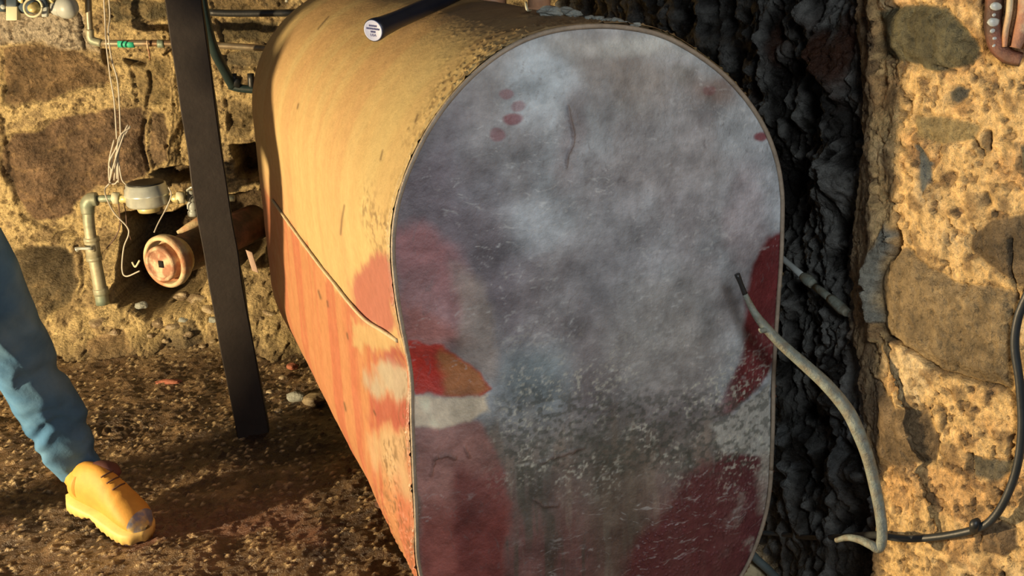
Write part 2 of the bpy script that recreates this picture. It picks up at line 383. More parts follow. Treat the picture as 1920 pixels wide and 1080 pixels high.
# ------------------------------------------------------------------ RIGHT WALL
RPLAN = spline([(1.55, .95), (1.05, 1.32), (.76, 1.545), (.648, 1.68), (.600, 1.80), (.590, 2.0), (.56, 2.35), (.47, 2.9), (.33, 3.7), (.22, 4.9)], 24)
def build_right():
    seg = np.r_[0, np.cumsum(np.linalg.norm(np.diff(RPLAN, axis=0), axis=1))]
    def s_at(y): return np.interp(-y, -RPLAN[::-1, 1], seg[::-1]) if False else seg[np.argmin(abs(RPLAN[:, 1]-y))]
    s0, s1 = s_at(1.45), s_at(2.5)
    ss = axis_samples(0, s0, s1, seg[-1], .0028, .012); ss = ss[ss <= seg[-1]]
    zs = axis_samples(-.05, .42, 1.55, 2.6, .0028, .012)
    bx = np.interp(ss, seg, RPLAN[:, 0]); by = np.interp(ss, seg, RPLAN[:, 1])
    k = 9; ker = np.ones(k)/k
    tx = np.gradient(bx, ss); ty = np.gradient(by, ss)
    tx = np.convolve(np.pad(tx, 4, 'edge'), ker, 'valid'); ty = np.convolve(np.pad(ty, 4, 'edge'), ker, 'valid')
    L = np.hypot(tx, ty); nx, ny = -ty/L, tx/L        # towards the room
    Sg, Z = np.meshgrid(ss, zs, indexing='ij')
    P0 = np.stack([np.repeat(bx[:, None], len(zs), 1), np.repeat(by[:, None], len(zs), 1), Z], -1)
    px, py = project(P0.reshape(-1, 3)); px = px.reshape(Z.shape); py = py.reshape(Z.shape)
    wx = px+12*(fbm(Sg*14, Z*14, 31)-.5)*2; wy = py+12*(fbm(Sg*14, Z*14, 32)-.5)*2
    n1 = fbm(Sg*9, Z*9, 33); n2 = fbm(Sg*40, Z*40, 34, 5); n3 = ridge(Sg*30, Z*22, 35)
    col = np.empty(Z.shape+(3,)); col[:] = (.88, .60, .26)
    col = mix(col, (.85, .64, .34), sst(.5, .75, n1)); col = mix(col, (.66, .36, .14), sst(.56, .7, fbm(Sg*13, Z*13, 36))*.55)
    col = mix(col, (.30, .19, .085), sst(.5, .68, n2)*.8)
    rgh = np.full(Z.shape, .75)
    h = .008*(n1-.5)*2+.009*(n2-.5)+.008*(n3-.5)+.004*fbm(Sg*160, Z*160, 38, 2)
    pm = sst(.62, .72, fbm(Sg*75+2*n1, Z*75, 37, 3))
    h -= .007*pm; col = mix(col, (.2, .12, .06), pm*.6)
    ve = ridge(Sg*45+3*fbm(Sg*9, Z*9, 39), Z*45, 40, 3); h -= .004*sst(.8, .95, ve); col = mix(col, (.28, .18, .09), sst(.82, .96, ve)*.55)
    RST = [([(1655, 22), (1700, 8), (1780, 18), (1820, 58), (1838, 92), (1820, 122), (1760, 132), (1700, 116), (1656, 112)], (.16, .145, .08), .012),
           ([(1668, 478), (1700, 465), (1740, 500), (1800, 530), (1900, 545), (1918, 570), (1908, 640), (1900, 735), (1830, 715), (1760, 690), (1690, 650), (1657, 615), (1655, 520)], (.34, .25, .13), .012),
           ([(1815, 445), (1850, 412), (1925, 400), (1960, 420), (1960, 560), (1900, 530), (1850, 500), (1812, 470)], (.2, .145, .08), .012),
           ([(1636, 700), (1655, 715), (1682, 765), (1740, 772), (1757, 830), (1755, 872), (1640, 880), (1632, 780)], (.27, .19, .1), .01),
           ([(1832, 985), (1870, 972), (1902, 995), (1905, 1025), (1880, 1046), (1835, 1030)], (.22, .15, .08), .008),
           ([(1702, 265), (1722, 268), (1742, 300), (1744, 330), (1727, 372), (1718, 360), (1714, 310)], (.13, .15, .15), -.006),
           ([(1775, 172), (1795, 158), (1814, 166), (1806, 185), (1790, 200), (1776, 190)], (.15, .15, .12), .012),
           ([(1715, 215), (1770, 220), (1830, 240), (1825, 268), (1760, 272), (1715, 255)], (.36, .28, .13), .004),
           ([(1815, 852), (1900, 868), (1910, 885), (1870, 905), (1822, 892)], (.27, .24, .16), .006),
           ([(1905, 270), (1950, 280), (1950, 340), (1908, 320)], (.14, .13, .09), .006),
           ([(1850, -60), (1960, -60), (1960, 110), (1880, 116), (1850, 60)], (.12, .07, .045), -.01),
           ([(1960, 600), (2200, 600), (2200, 900), (1960, 880)], (.25, .18, .1), .012),
           ([(1960, 100), (2200, 100), (2200, 380), (1970, 360)], (.25, .18, .1), .012)]
    for poly, c, b in RST:
        s = sdpoly(wx, wy, poly); m = sst(-3, 6, s); ns = fbm(Sg*26+c[0]*40, Z*26, 41, 5)
        cc = np.asarray(c)*.85*(.35+1.3*ns[..., None]); col = col*(1-m[..., None])+cc*m[..., None]
        h = h*(1-m*.5)+m*(b*sst(0, 30, s)+.006*(ns-.5)*2-.004); h -= .004*np.exp(-(s/3.5)**2); rgh = rgh*(1-m)+m*.6
    for ln, wd, dp in (([(1662, 622), (1690, 652), (1760, 692), (1830, 717), (1915, 745)], 3, .014), ([(1675, 436), (1680, 440), (1676, 474)], 7, .03), ([(1895, 450), (1902, 520), (1912, 560)], 3, .01),
                   ([(1698, 182), (1704, 190), (1706, 212)], 3.5, .012), ([(1845, 250), (1850, 280)], 6, .014), ([(1765, 805), (1768, 780), (1758, 760)], 3, .008), ([(1828, 270), (1842, 292)], 4, .012), ([(1760, 118), (1790, 132)], 2.5, .01), ([(1842, 365), (1845, 380)], 6, .01)):
        d = sdline(wx, wy, ln); m = np.exp(-(d/wd)**2); h -= dp*m; col = mix(col, (.06, .045, .03), m*.8)
    # tarred, water-streaked strip beside the tank
    edge = 1606+10*np.sin(py/120)+14*(fbm(Sg*5, Z*7, 42)-.5)*2+np.where(py > 560, 14*sst(560, 700, py), 0)
    tar = sst(-10, 10, edge-wx)
    bnd = sst(-6, 6, 1650-wx)*(1-tar)
    v1 = fbm(Sg*11+1.5*fbm(Sg*8, Z*8, 46), Z*4, 43, 4); v2 = ridge(Sg*15+2.5*fbm(Sg*8, Z*8, 47), Z*5+1.5*fbm(Sg*9, Z*9, 50), 44, 4); v3 = fbm(Sg*45+2*v1, Z*28, 45, 4)
    ht = .055*(v1-.5)*2+.03*(v2-.5)*2+.022*(v3-.5)*2-.02
    ht += .02*np.exp(-((wx-1500-60*np.sin(py/90))/22)**2)*sst(.4, .7, v1)
    ct = np.empty(Z.shape+(3,)); ct[:] = (.016, .015, .013)
    ct = mix(ct, (.21, .215, .20), sst(.54, .70, v2*.45+v3*.55)*.7); ct = mix(ct, (.05, .02, .01), sst(.6, .75, fbm(Sg*9, Z*6, 48))*sst(380, 100, py))  # grey highlights on the wet bumps painted into the tar colour
    ct = mix(ct, (.11, .13, .14), sst(.45, .7, v3)*np.exp(-((py-850)/70)**2)*.6)
    h = h*(1-tar)+ht*tar; col = col*(1-tar[..., None])+ct*tar[..., None]; rgh = rgh*(1-tar)+(.2+.3*v3)*tar
    col = mix(col, (.17, .125, .075), bnd*.8)  # penumbra of the tank's shadow painted as a brown band
    h += .012*np.exp(-((wx-1648)/7)**2)*(py < 640)+.006*bnd*(ridge(Sg*60, Z*8, 49)-.5)
    d = sdline(wx, wy, [(1612, 0), (1622, 60), (1632, 130), (1642, 185), (1640, 160)]); m = np.exp(-(d/3)**2); h -= .01*m; col = mix(col, (.07, .05, .035), m*.8)
    gr = sst(-3, 4, sdpoly(wx, wy, [(1662, 415), (1672, 440), (1662, 500), (1655, 560), (1662, 600), (1648, 600), (1640, 540), (1650, 470)]))
    col = mix(col, (.33, .33, .27), gr); h += .01*gr
    V = P0.copy(); V[..., 0] += nx[:, None]*h; V[..., 1] += ny[:, None]*h
    o = mesh('wall_right', V.reshape(-1, 3), gridfaces(len(ss), len(zs))[:, ::-1], MAT['stone'], None, np.clip(col, .008, .9).reshape(-1, 3), rgh.ravel())
    tag(o, 'stone and mortar wall right of the tank with a black tarry streaked strip', kind='structure')
build_right()

# ------------------------------------------------------------------ FLOOR
def floor_h(X, Y):
    n1 = fbm(X*2.2, Y*2.2, 61); n2 = fbm(X*14, Y*14, 62, 4)
    h = .028*(n1-.5)*2+.010*(n2-.5)*2+.006*(ridge(X*20, Y*20, 63)-.5)
    c = atz(215, 800); d = np.hypot(X-c[0], (Y-c[1])); h = h+.007*np.sin(d*2*np.pi/.028)*np.exp(-(d/.085)**2)
    return h-.012
def build_floor():
    xs = axis_samples(-3.6, -2.15, .05, 1.9, .0066, .016); ys = axis_samples(-.6, 2.1, 4.62, 4.9, .0066, .016)
    X, Y = np.meshgrid(xs, ys, indexing='ij'); h = floor_h(X, Y)
    n2 = fbm(X*14, Y*14, 62, 4); n4 = fbm(X*70, Y*70, 64, 3)
    peb, _, cid = worley(X*62+2*n2, Y*55, 65); pebm = (1-sst(.15, .45, peb))*(cid > .62); h = h+.006*pebm+.009*(n4-.5)
    near_wall = sst(4.05, 4.5, Y); h = h+near_wall*(.02+.05*fbm(X*9, Y*9, 66))
    col = np.empty(X.shape+(3,)); col[:] = (.115, .07, .032)
    col = mix(col, (.23, .15, .075), sst(.5, .72, n2)); col = mix(col, (.05, .03, .016), sst(.5, .3, fbm(X*4, Y*4, 67)))
    col = mix(col, (.72, .55, .3), pebm*(cid > .80)); col = mix(col, (.42, .32, .17), near_wall*sst(.45, .65, n2)*.7)  # palest pebbles paint in the specular flecks of the wet mud
    col = mix(col, (.16, .08, .05), sst(.5, .65, fbm(X*3+5, Y*3, 68))*sst(3.3, 2.9, Y))
    rg = .15+.3*fbm(X*12, Y*12, 69)
    o = mesh('floor', np.stack([X, Y, h], -1).reshape(-1, 3), gridfaces(len(xs), len(ys)), MAT['mud'], None, np.clip(col, .01, .9).reshape(-1, 3), rg.ravel())
    tag(o, 'wet muddy earth floor strewn with grit', kind='structure')
build_floor()

# ------------------------------------------------------------------ OIL TANK
TW, THt, TL = .69, 1.185, 1.70
YAW = .323
ax = np.array([-math.sin(YAW), math.cos(YAW), -.006]); ax /= np.linalg.norm(ax)
tr = np.array([math.cos(YAW), math.sin(YAW), 0.]); tu = np.cross(tr, ax)
TC = np.array([.145, 1.868, .834])
FRONT = [(733, 450), (735, 415), (745, 365), (770, 300), (800, 240), (850, 172), (900, 122), (960, 80), (1020, 57), (1100, 46), (1180, 49), (1240, 62), (1300, 95), (1360, 140), (1400, 185), (1440, 250), (1462, 320), (1468, 400), (1466, 480), (1457, 600), (1451, 700), (1450, 800), (1445, 900), (1425, 1000), (1390, 1080), (735, 520), (745, 590), (756, 645), (768, 700), (768, 780), (772, 880), (776, 960), (785, 1080)]
def oval(n):
    R = TW/2; s = (THt-TW)/2; per = 2*np.pi*R+4*s; out = []
    for k in range(n):
        d = k/n*per
        if d < 2*s: p = (R, -s+d, 0)          # right side upwards
        elif d < 2*s+np.pi*R:
            a = (d-2*s)/R; p = (R*math.cos(a), s+R*math.sin(a), 0)
        elif d < 4*s+np.pi*R: p = (-R, s-(d-2*s-np.pi*R), 0)
        else:
            a = np.pi+(d-4*s-np.pi*R)/R; p = (R*math.cos(a), -s+R*math.sin(a), 0)
        out.append(p[:2])
    return np.array(out)
NA = 1240
OV = oval(NA); SP = np.c_[np.zeros(NA), np.clip(OV[:, 1], -(THt-TW)/2, (THt-TW)/2)]
ND = (OV-SP); ND /= np.linalg.norm(ND, axis=1)[:, None]
_an = []
for p in FRONT:
    q = atplane(p[0], p[1], TC, ax)-TC; q = np.array([q@tr, q@tu])
    i = np.argmin(np.linalg.norm(OV-q, axis=1)); _an.append((i, float((q-OV[i])@ND[i])))
_an.sort(); ii = np.array([a[0] for a in _an]); dd = np.array([a[1] for a in _an])
lo = [int(NA*.88)]
DEV = np.interp(np.arange(NA), np.r_[ii[-1]-NA, ii, ii[0]+NA], np.r_[dd[-1], dd, dd[0]])
DEV = np.convolve(np.pad(DEV, 14, 'wrap'), np.ones(29)/29, 'valid')
def tank_pt(k, t, off=0.0):           # k index (array), t metres along the axis
    w_ = np.exp(-(t/.55)**2)
    D = (DEV[k]*w_+off)[..., None]
    q = OV[k]+ND[k]*D
    return TC+q[..., :1]*tr+q[..., 1:]*tu+np.asarray(t)[..., None]*ax
tank = empty('oil_tank', (TC[0], TC[1], 0), 'large oval steel oil tank, grey stained end with red patches, tan dusty side', 'oil tank')
def E(px, py, cx, cy, rx, ry, soft=.35): return 1-sst(1-soft, 1+soft, np.hypot((px-cx)/rx, (py-cy)/ry))
def Pg(px, py, poly, soft=8): return sst(-soft, soft, sdpoly(px, py, poly))
KF = .50                              # ratio of picture value to albedo on the unlit end
def fc(r, g, b): return np.minimum(np.array(lin(r, g, b))/KF, .85)
def tank_face():
    NR = 210; rr = np.linspace(0, 1, NR)**.85
    K, T = np.meshgrid(np.arange(NA), rr, indexing='ij')
    D = (DEV[K]-.005)[..., None]
    q = SP[K]*1.0+(OV[K]+ND[K]*D-SP[K])*T[..., None]
    u, v = q[..., 0], q[..., 1]
    P = TC+u[..., None]*tr+v[..., None]*tu
    px, py = project(P.reshape(-1, 3)); px = px.reshape(T.shape); py = py.reshape(T.shape)
    n1 = fbm(u*7, v*7, 71, 5); n2 = fbm(u*30, v*30, 72, 4); st = fbm(u*45, v*6, 73, 4); n5 = fbm(u*110, v*110, 74, 3)
    wx = px+26*(fbm(u*14, v*14, 75, 5)-.5)*2; wy = py+26*(fbm(u*14, v*14, 76, 5)-.5)*2
    col = np.empty(T.shape+(3,)); col[:] = fc(112, 112, 114)
    col = mix(col, fc(132, 138, 142), sst(.48, .66, n1)*.9); col = mix(col, fc(92, 88, 90), sst(.5, .32, n1)*.8)
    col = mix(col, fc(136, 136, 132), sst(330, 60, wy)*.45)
    col = mix(col, fc(78, 72, 78), Pg(wx, wy, [(740, 300), (860, 190), (880, 330), (1000, 470), (980, 640), (860, 560), (740, 470)], 55)*.75)
    for cx, cy, rx, ry, c, a in ((1010, 150, 55, 75, (150, 160, 165), .8), (1060, 245, 26, 75, (95, 88, 88), .7), (1110, 120, 45, 40, (118, 112, 106), .6), (1190, 150, 55, 55, (112, 104, 96), .65),
                                 (1335, 170, 42, 32, (110, 96, 88), .8), (1280, 140, 22, 18, (95, 92, 86), .6), (1200, 80, 100, 24, (150, 152, 146), .6), (1250, 300, 110, 50, (140, 138, 138), .5),
                                 (1030, 420, 80, 40, (128, 134, 138), .4), (1150, 500, 90, 110, (128, 132, 136), .5), (1240, 640, 110, 110, (125, 124, 120), .6), (1000, 700, 60, 60, (88, 102, 106), .7),
                                 (1090, 90, 60, 22, (140, 140, 136), .6), (905, 360, 50, 40, (95, 95, 100), .6), (1395, 390, 45, 90, (128, 116, 118), .5)):
        col = mix(col, fc(*c), E(wx, wy, cx, cy, rx, ry, .6)*a)
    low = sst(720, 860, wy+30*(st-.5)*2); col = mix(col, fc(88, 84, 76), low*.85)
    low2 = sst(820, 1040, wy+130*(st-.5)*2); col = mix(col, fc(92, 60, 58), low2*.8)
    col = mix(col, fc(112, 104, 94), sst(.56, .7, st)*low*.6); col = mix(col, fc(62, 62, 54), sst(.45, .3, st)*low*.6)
    gp = E(px, py, 1160, 950, 60, 170, .5); col = mix(col, fc(70, 66, 56), gp*.6)
    lt = Pg(wx, wy, [(742, 430), (800, 425), (850, 470), (880, 560), (870, 650), (755, 655), (738, 540)], 22)
    col = mix(col, fc(124, 82, 82), lt*.7); col = mix(col, fc(140, 92, 84), Pg(wx, wy, [(750, 560), (800, 600), (880, 640), (870, 660), (755, 660)], 20)*.6)
    col = mix(col, fc(120, 112, 106), Pg(wx, wy, [(855, 500), (900, 540), (930, 660), (925, 720), (880, 690), (850, 650)], 14)*.8)
    ll = Pg(wx, wy, [(772, 800), (905, 795), (938, 850), (938, 1100), (785, 1100)], 9); col = mix(col, fc(124, 90, 84), ll*.9)
    col = mix(col, fc(106, 60, 54), ll*sst(900, 1000, wy)*.9); col = mix(col, fc(86, 44, 42), Pg(wx, wy, [(850, 880), (940, 860), (940, 1100), (840, 1100)], 16)*.8)
    red = Pg(wx, wy*1., [(768, 655), (820, 652), (878, 684), (925, 730), (918, 744), (785, 746), (772, 700)], 4)
    col = mix(col, fc(138, 50, 42), red); col = mix(col, fc(132, 96, 58), Pg(wx, wy, [(835, 668), (880, 685), (922, 732), (905, 744), (845, 742)], 9)*red*.75)
    col = mix(col, fc(150, 46, 36), E(wx, wy, 812, 712, 34, 28)*red)
    col = mix(col, fc(172, 160, 138), Pg(wx, wy, [(776, 750), (925, 743), (922, 770), (885, 798), (825, 806), (776, 800)], 5))
    rs = Pg(wx, wy, [(1480, 420), (1442, 436), (1415, 500), (1395, 580), (1370, 680), (1322, 778), (1372, 765), (1440, 712), (1480, 640)], 7)
    rs = rs*sst(1300, 1400, px+40*(n1-.5)); col = mix(col, fc(80, 24, 25), rs*.95)
    col = np.clip(col*(1+1.1*(fbm(u*20, v*20, 98, 4)-.5))[..., None], 0, 1)
    lr = Pg(wx, wy, [(1310, 852), (1400, 838), (1460, 850), (1470, 1090), (1165, 1100), (1190, 1000), (1250, 905)], 18); col = mix(col, fc(76, 38, 42), lr*.9)
    col = mix(col, fc(128, 122, 114), lr*sst(.58, .7, n2)*sst(1330, 1440, px)*.7)
    col = mix(col, fc(138, 138, 132), Pg(wx, wy, [(1318, 800), (1362, 778), (1450, 726), (1462, 860), (1462, 930), (1435, 940), (1425, 870), (1360, 846)], 5))
    col = mix(col, fc(132, 124, 114), Pg(wx, wy, [(1420, 860), (1460, 860), (1450, 960), (1430, 960)], 10)*.7)
    scr = sst(.82, .95, ridge(u*26+2*n1, v*110+12*n1, 91, 3))*sst(.45, .62, fbm(u*9, v*9, 95)); col = mix(col, fc(168, 170, 168), scr*.35); scd = sst(.84, .95, ridge(u*90+9*n1, v*30, 96, 3))*sst(.5, .62, fbm(u*8, v*8, 97)); col = mix(col, fc(84, 80, 80), scd*.4)
    gs_ = sst(.56, .74, fbm(u*170, v*210, 92, 3))*sst(.35, .6, fbm(u*16, v*16, 94))*sst(560, 760, py)*sst(880, 980, px)*sst(960, 860, py+60*(n2-.5)); col = mix(col, fc(160, 160, 148), gs_*.7); col = mix(col, fc(56, 60, 54), sst(.5, .38, fbm(u*110, v*140, 93, 3))*sst(690, 760, py)*sst(900, 860, py)*sst(900, 960, px)*.6)
    for cx, cy, rx, ry, a in ((948, 172, 13, 10, .5), (970, 197, 13, 10, .5), (960, 220, 18, 11, .75), (931, 249, 14, 12, .55), (1424, 256, 14, 8, .9), (1325, 170, 12, 10, .4)):
        col = mix(col, fc(104, 48, 54), E(wx*.3+px*.7, wy*.3+py*.7, cx, cy, rx, ry, .25)*a)
    col = mix(col, fc(52, 46, 46), Pg(wx, wy, [(765, 690), (780, 700), (782, 760), (768, 770)], 6)*.8)
    sp, _, cid = worley(u*70, v*70, 77); wsp = (1-sst(.08, .2, sp))*(cid > .86)*sst(.4, .6, n1+.3*(py > 500))
    col = mix(col, fc(190, 190, 185), wsp*.0)
    drops, _, c2 = worley(u*130, v*130, 78); dm = (1-sst(.12, .42, drops))*(c2 > .35)*np.maximum(lr, rs*sst(640, 700, py))*sst(.4, .55, n2+.1)
    bulge = .016*(1-T**3)
    dent = -.03*E(px, py, 775, 715, 90, 70, .9)-.004*E(px, py, 1450, 760, 70, 60, .8)
    hh = bulge+dent+.004*(n1-.5)*2+.0012*(n2-.5)+.0008*(n5-.5)+.0016*dm+.0008*(ridge(u*12, v*50, 79)-.5)
    for ln in ([(805, 890), (812, 860), (820, 852)], [(812, 855), (835, 852), (850, 862)], [(868, 845), (876, 855)], [(1045, 200), (1060, 260), (1062, 310)], [(985, 925), (1005, 935), (1045, 930)], [(1010, 855), (1090, 840)]):
        d = sdline(wx, wy, ln); m = np.exp(-(d/3)**2); hh += .004*m; col = mix(col, fc(80, 62, 56), m*.5)
    P = P-ax*hh[..., None]
    rg = .5-.22*(np.maximum(rs, lr))+.15*(n2-.5)-.1*dm; rg = np.clip(rg, .12, .9)
    V = P.reshape(-1, 3)
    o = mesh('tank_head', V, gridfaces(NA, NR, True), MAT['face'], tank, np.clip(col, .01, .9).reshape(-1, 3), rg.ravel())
    o['label'] = 'grey flat end plate with red worn patches'
tank_face()
KW = np.array([1.0, .72, .40])*2.05   # lamp tint on the lit side
def wc(r, g, b): return np.clip(np.array(lin(r, g, b))/KW, .01, .85)
def tank_shell():
    ts = np.r_[np.linspace(-.004, .02, 9), np.linspace(.026, .09, 14), np.arange(.096, TL, .0060), TL]
    ks = np.arange(NA)
    K, T = np.meshgrid(ks, ts, indexing='ij')
    bead = .0035*np.exp(-((T-.0)/.005)**2)+.0028*np.exp(-((T-.016)/.004)**2)-.002*np.exp(-((T-.009)/.003)**2)
    P0 = tank_pt(K, T, 0*T)
    px, py = project(P0.reshape(-1, 3)); px = px.reshape(T.shape); py = py.reshape(T.shape)
    arc = K/NA*3.4
    n1 = fbm(arc*6, T*6, 81, 5); n2 = fbm(arc*30, T*30, 82, 4); bands = fbm(arc*.8, T*16, 83, 3); n5 = fbm(arc*130, T*130, 84, 3)
    wx = px+22*(fbm(arc*20, T*20, 85, 5)-.5)*2; wy = py+22*(fbm(arc*20, T*20, 86, 5)-.5)*2
    col = np.empty(T.shape+(3,)); col[:] = wc(246, 184, 98)
    # seam line height: dusty tan above, bare orange below
    sy = np.interp(px, [480, 510, 570, 625, 680, 750], [330, 370, 455, 530, 600, 640])
    below = sst(-4, 14, wy-sy)
    col = mix(col, wc(240, 166, 90), sst(.4, .85, bands)*.6); col = mix(col, wc(250, 196, 108), sst(.5, .3, bands)*.4)
    col = mix(col, wc(232, 136, 74), below*.85); col = mix(col, wc(226, 116, 68), below*sst(.47, .66, bands)*.75)
    col = mix(col, wc(230, 120, 70), sst(560, 500, px+.10*(py-380))*sst(280, 420, py)*.7)
    nearrim = sst(.5, .12, T)
    col = mix(col, wc(248, 196, 104), (1-below)*nearrim*.5)
    col = mix(col, wc(212, 110, 74), Pg(wx, wy, [(668, 505), (700, 478), (716, 470), (745, 500), (750, 625), (700, 612), (655, 585), (655, 540)], 12)*.95)
    col = mix(col, wc(240, 180, 100), Pg(wx, wy, [(655, 600), (700, 615), (752, 640), (755, 665), (700, 655), (660, 640)], 7)*.9)
    col = mix(col, wc(196, 90, 66), Pg(wx, wy, [(690, 655), (752, 665), (760, 690), (720, 690), (690, 672)], 10)*.8*sst(.3,.5,n2))
    col = mix(col, wc(215, 185, 130), Pg(wx, wy, [(690, 688), (722, 680), (765, 705), (768, 750), (700, 745), (692, 715)], 14)*.8)
    col = mix(col, wc(205, 90, 60), Pg(wx, wy, [(690, 748), (768, 752), (772, 802), (700, 800), (688, 775)], 12)*.8)
    col = mix(col, wc(240, 184, 112), Pg(wx, wy, [(692, 815), (720, 806), (775, 806), (780, 930), (750, 925), (700, 860)], 18)*.8)
    top = sst(120, 20, py)*sst(800, 900, px); col = mix(col, (.2, .13, .08), top*.75)  # shell top beyond the lamp's terminator painted darker
    grit, _, cid = worley(arc*95, T*95, 87)
    gz = nearrim*sst(.45, .7, n1+.35*sst(700, 900, px)); gm = (1-sst(.1, .4, grit))*(cid > .5)*gz
    gd = sst(.5, .3, fbm(arc*100, T*100, 88, 2))*gz; col = mix(col, wc(130, 88, 42), gd*.7)
    for ln in ([(925, -5)], [(783, 215), (778, 228)], [(716, 282), (712, 300)], [(645, 385), (640, 410), (638, 440)], [(597, 545), (601, 560)], [(613, 565), (615, 575)], [(616, 31), (596, 55)], [(650, 625), (652, 635)], [(645, 755), (648, 770)], [(700, 770), (704, 778)], [(558, 195), (556, 203)]):
        if len(ln) < 2: continue
        d = sdline(px, py, ln); m = np.exp(-(d/1.8)**2); col = mix(col, (.08, .05, .03), m*.75)
    h = bead+.0035*(n1-.5)*2+.0008*(n2-.5)+.0006*(n5-.5)+.003*gm
    # scalloped dent behind the rim, and lengthwise seam bead
    away = 1-np.exp(-(T/.03)**2)
    h += away*(px < 800)*(-.016*np.exp(-(T/.13)**2)*np.exp(-((py-712)/45)**2)+.007*np.exp(-(T/.13)**2)*np.exp(-((py-650)/22)**2))
    P = tank_pt(K, T, h)
    rg = np.clip(.55+.2*(n2-.5)-.12*below, .2, .9)
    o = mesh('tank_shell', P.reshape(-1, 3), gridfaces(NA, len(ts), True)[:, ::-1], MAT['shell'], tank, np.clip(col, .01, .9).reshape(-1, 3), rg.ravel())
    o['label'] = 'curved side coated in tan dust over orange-red paint'
tank_shell()
# rear end plate
V = [tank_pt(np.array([k]), np.array([TL]))[0] for k in range(0, NA, 8)]
V2 = [TC+.8*(p-TC-ax*TL)+ax*(TL+.03) for p in V]; n8 = len(V)
mesh('rear_end_plate', V+V2, [(i, (i+1) % n8, (i+1) % n8+n8, i+n8) for i in range(n8)]+[tuple(range(n8, 2*n8))], surf('red_oxide', (.3, .1, .06), .6), tank)
# lengthwise weld seam on the left side and a rim seam
kk = [np.argmin(np.linalg.norm(OV-np.array([-TW/2, vv]), axis=1)) for vv in (.09, .03)]
_ln = []
for (sx, sy_) in ((742, 640), (712, 622), (680, 600), (652, 567), (625, 531), (597, 493), (570, 455), (540, 413), (512, 374)):
    q = atplane(sx, sy_, TC-tr*(TW/2), tr); _ln.append(q)
_ln2 = []
for q in _ln:
    t = float((q-TC)@ax); v = float((q-TC)@tu); k = np.argmin(np.linalg.norm(OV-np.array([-TW/2, v]), axis=1))
    _ln2.append(tank_pt(np.array([k]), np.array([t]), np.array([.0028]))[0])
tube('weld_seam', _ln2, .0035, surf('tan_weld', tuple(wc(252, 205, 130)), .6, bumps=((120, .8, .003),)), tank, n=10, sides=8)
rim = [tank_pt(np.array([k % NA]), np.array([-.004]), np.array([-.003]))[0] for k in range(0, NA+1, 4)]
tube('rim_weld', rim, .004, surf('rim_metal', (.33, .27, .2), .5, bumps=((90, .8, .003),), mottle=.4), tank, sides=8, smoothpath=False)
# legs under the tank
for (u_, t_) in ((-.13, .30), (.13, .30), (-.13, TL-.45), (.13, TL-.45)):
    b0 = TC+tr*u_+ax*t_; b0 = np.array([b0[0], b0[1], 0])
    top_ = b0+np.array([0, 0, TC[2]-THt/2+.05])
    tube('leg', [b0, (b0+top_)/2, top_], .024, MAT['darkrust'], tank, n=2)
    # flange foot belongs to the leg
    V, Fc = lathe_geo([(.045, 0), (.045, .008), (.027, .012)], b0-np.array([0, 0, .005]), (0, 0, 1), 20)
    mesh('leg_foot', V, Fc, MAT['darkrust'], [o for o in COL.objects if o.name.startswith('leg') and not o.name.startswith('leg_foot')][-1])
def tanktop(px, py, off=0.0):          # where a sight line meets the upper shell
    best = None
    for t in np.arange(.0, TL, .01):
        ks = np.arange(int(NA*.2), int(NA*.62), 2)
        P = tank_pt(ks, np.full(len(ks), t), np.full(len(ks), off)); x, y = project(P)
        d = np.hypot(x-px, y-py); i = d.argmin()
        if best is None or d[i] < best[0]: best = (d[i], P[i], ks[i])
    return best[1], ND[best[2]][0]*tr+ND[best[2]][1]*tu
# bung fittings on the tank top
p, nrm = tanktop(1012, 14)
V, Fc = lathe_geo([(.0, -.01), (.032, -.01), (.032, .006), (.022, .008), (.022, .05), (.026, .052), (.026, .075), (.018, .08)], p, (0, 0, 1), 24)
mesh('filler_pipe', V, Fc, MAT['orange_iron'], tank)['label'] = 'orange brown threaded pipe stub on top'
p, nrm = tanktop(925, -6)
V, Fc = lathe_geo([(.0, -.01), (.03, -.01), (.03, .012), (.018, .014), (.018, .03)], p, (0, 0, 1), 8)
mesh('bung', V, Fc, MAT['orange_iron'], tank)
# crumbs and small L hook on the shell's shoulder
rnd = random.Random(4)
ce = [((1030, 22), .02), ((1058, 20), .018), ((1075, 26), .014), ((1105, 24), .008), ((1120, 26), .010), ((1140, 32), .009), ((1157, 34), .011), ((1172, 40), .008), ((1190, 44), .009), ((1000, 26), .009), ((1215, 52), .007), ((1242, 62), .007)]
for i, ((x_, y_), r_) in enumerate(ce):
    p, nrm = tanktop(x_, y_+6)
    V, Fc = blob_geo(p+nrm*r_*.3, r_*.85, i+3, .5, 3, (1.4, 1, .6))
    tag(mesh('cement_crumb', V, Fc, MAT['cement'], smooth=False), 'grey cement crumb on top of the tank, %s from the left' % 'second third fourth fifth sixth seventh eighth ninth tenth first eleventh twelfth'.split()[i], 'cement crumb', 'cement crumbs on top of the tank')
p, nrm = tanktop(990, 26)
q, _ = tanktop(1006, 24)
o = tube('bent_nail', [p+nrm*.020-tr*.003, p+nrm*.006, q+nrm*.006], .0022, MAT['cream'], None, n=4, sides=8)
tag(o, 'small pale bent nail on the tank top beside the pipe stub', 'nail')

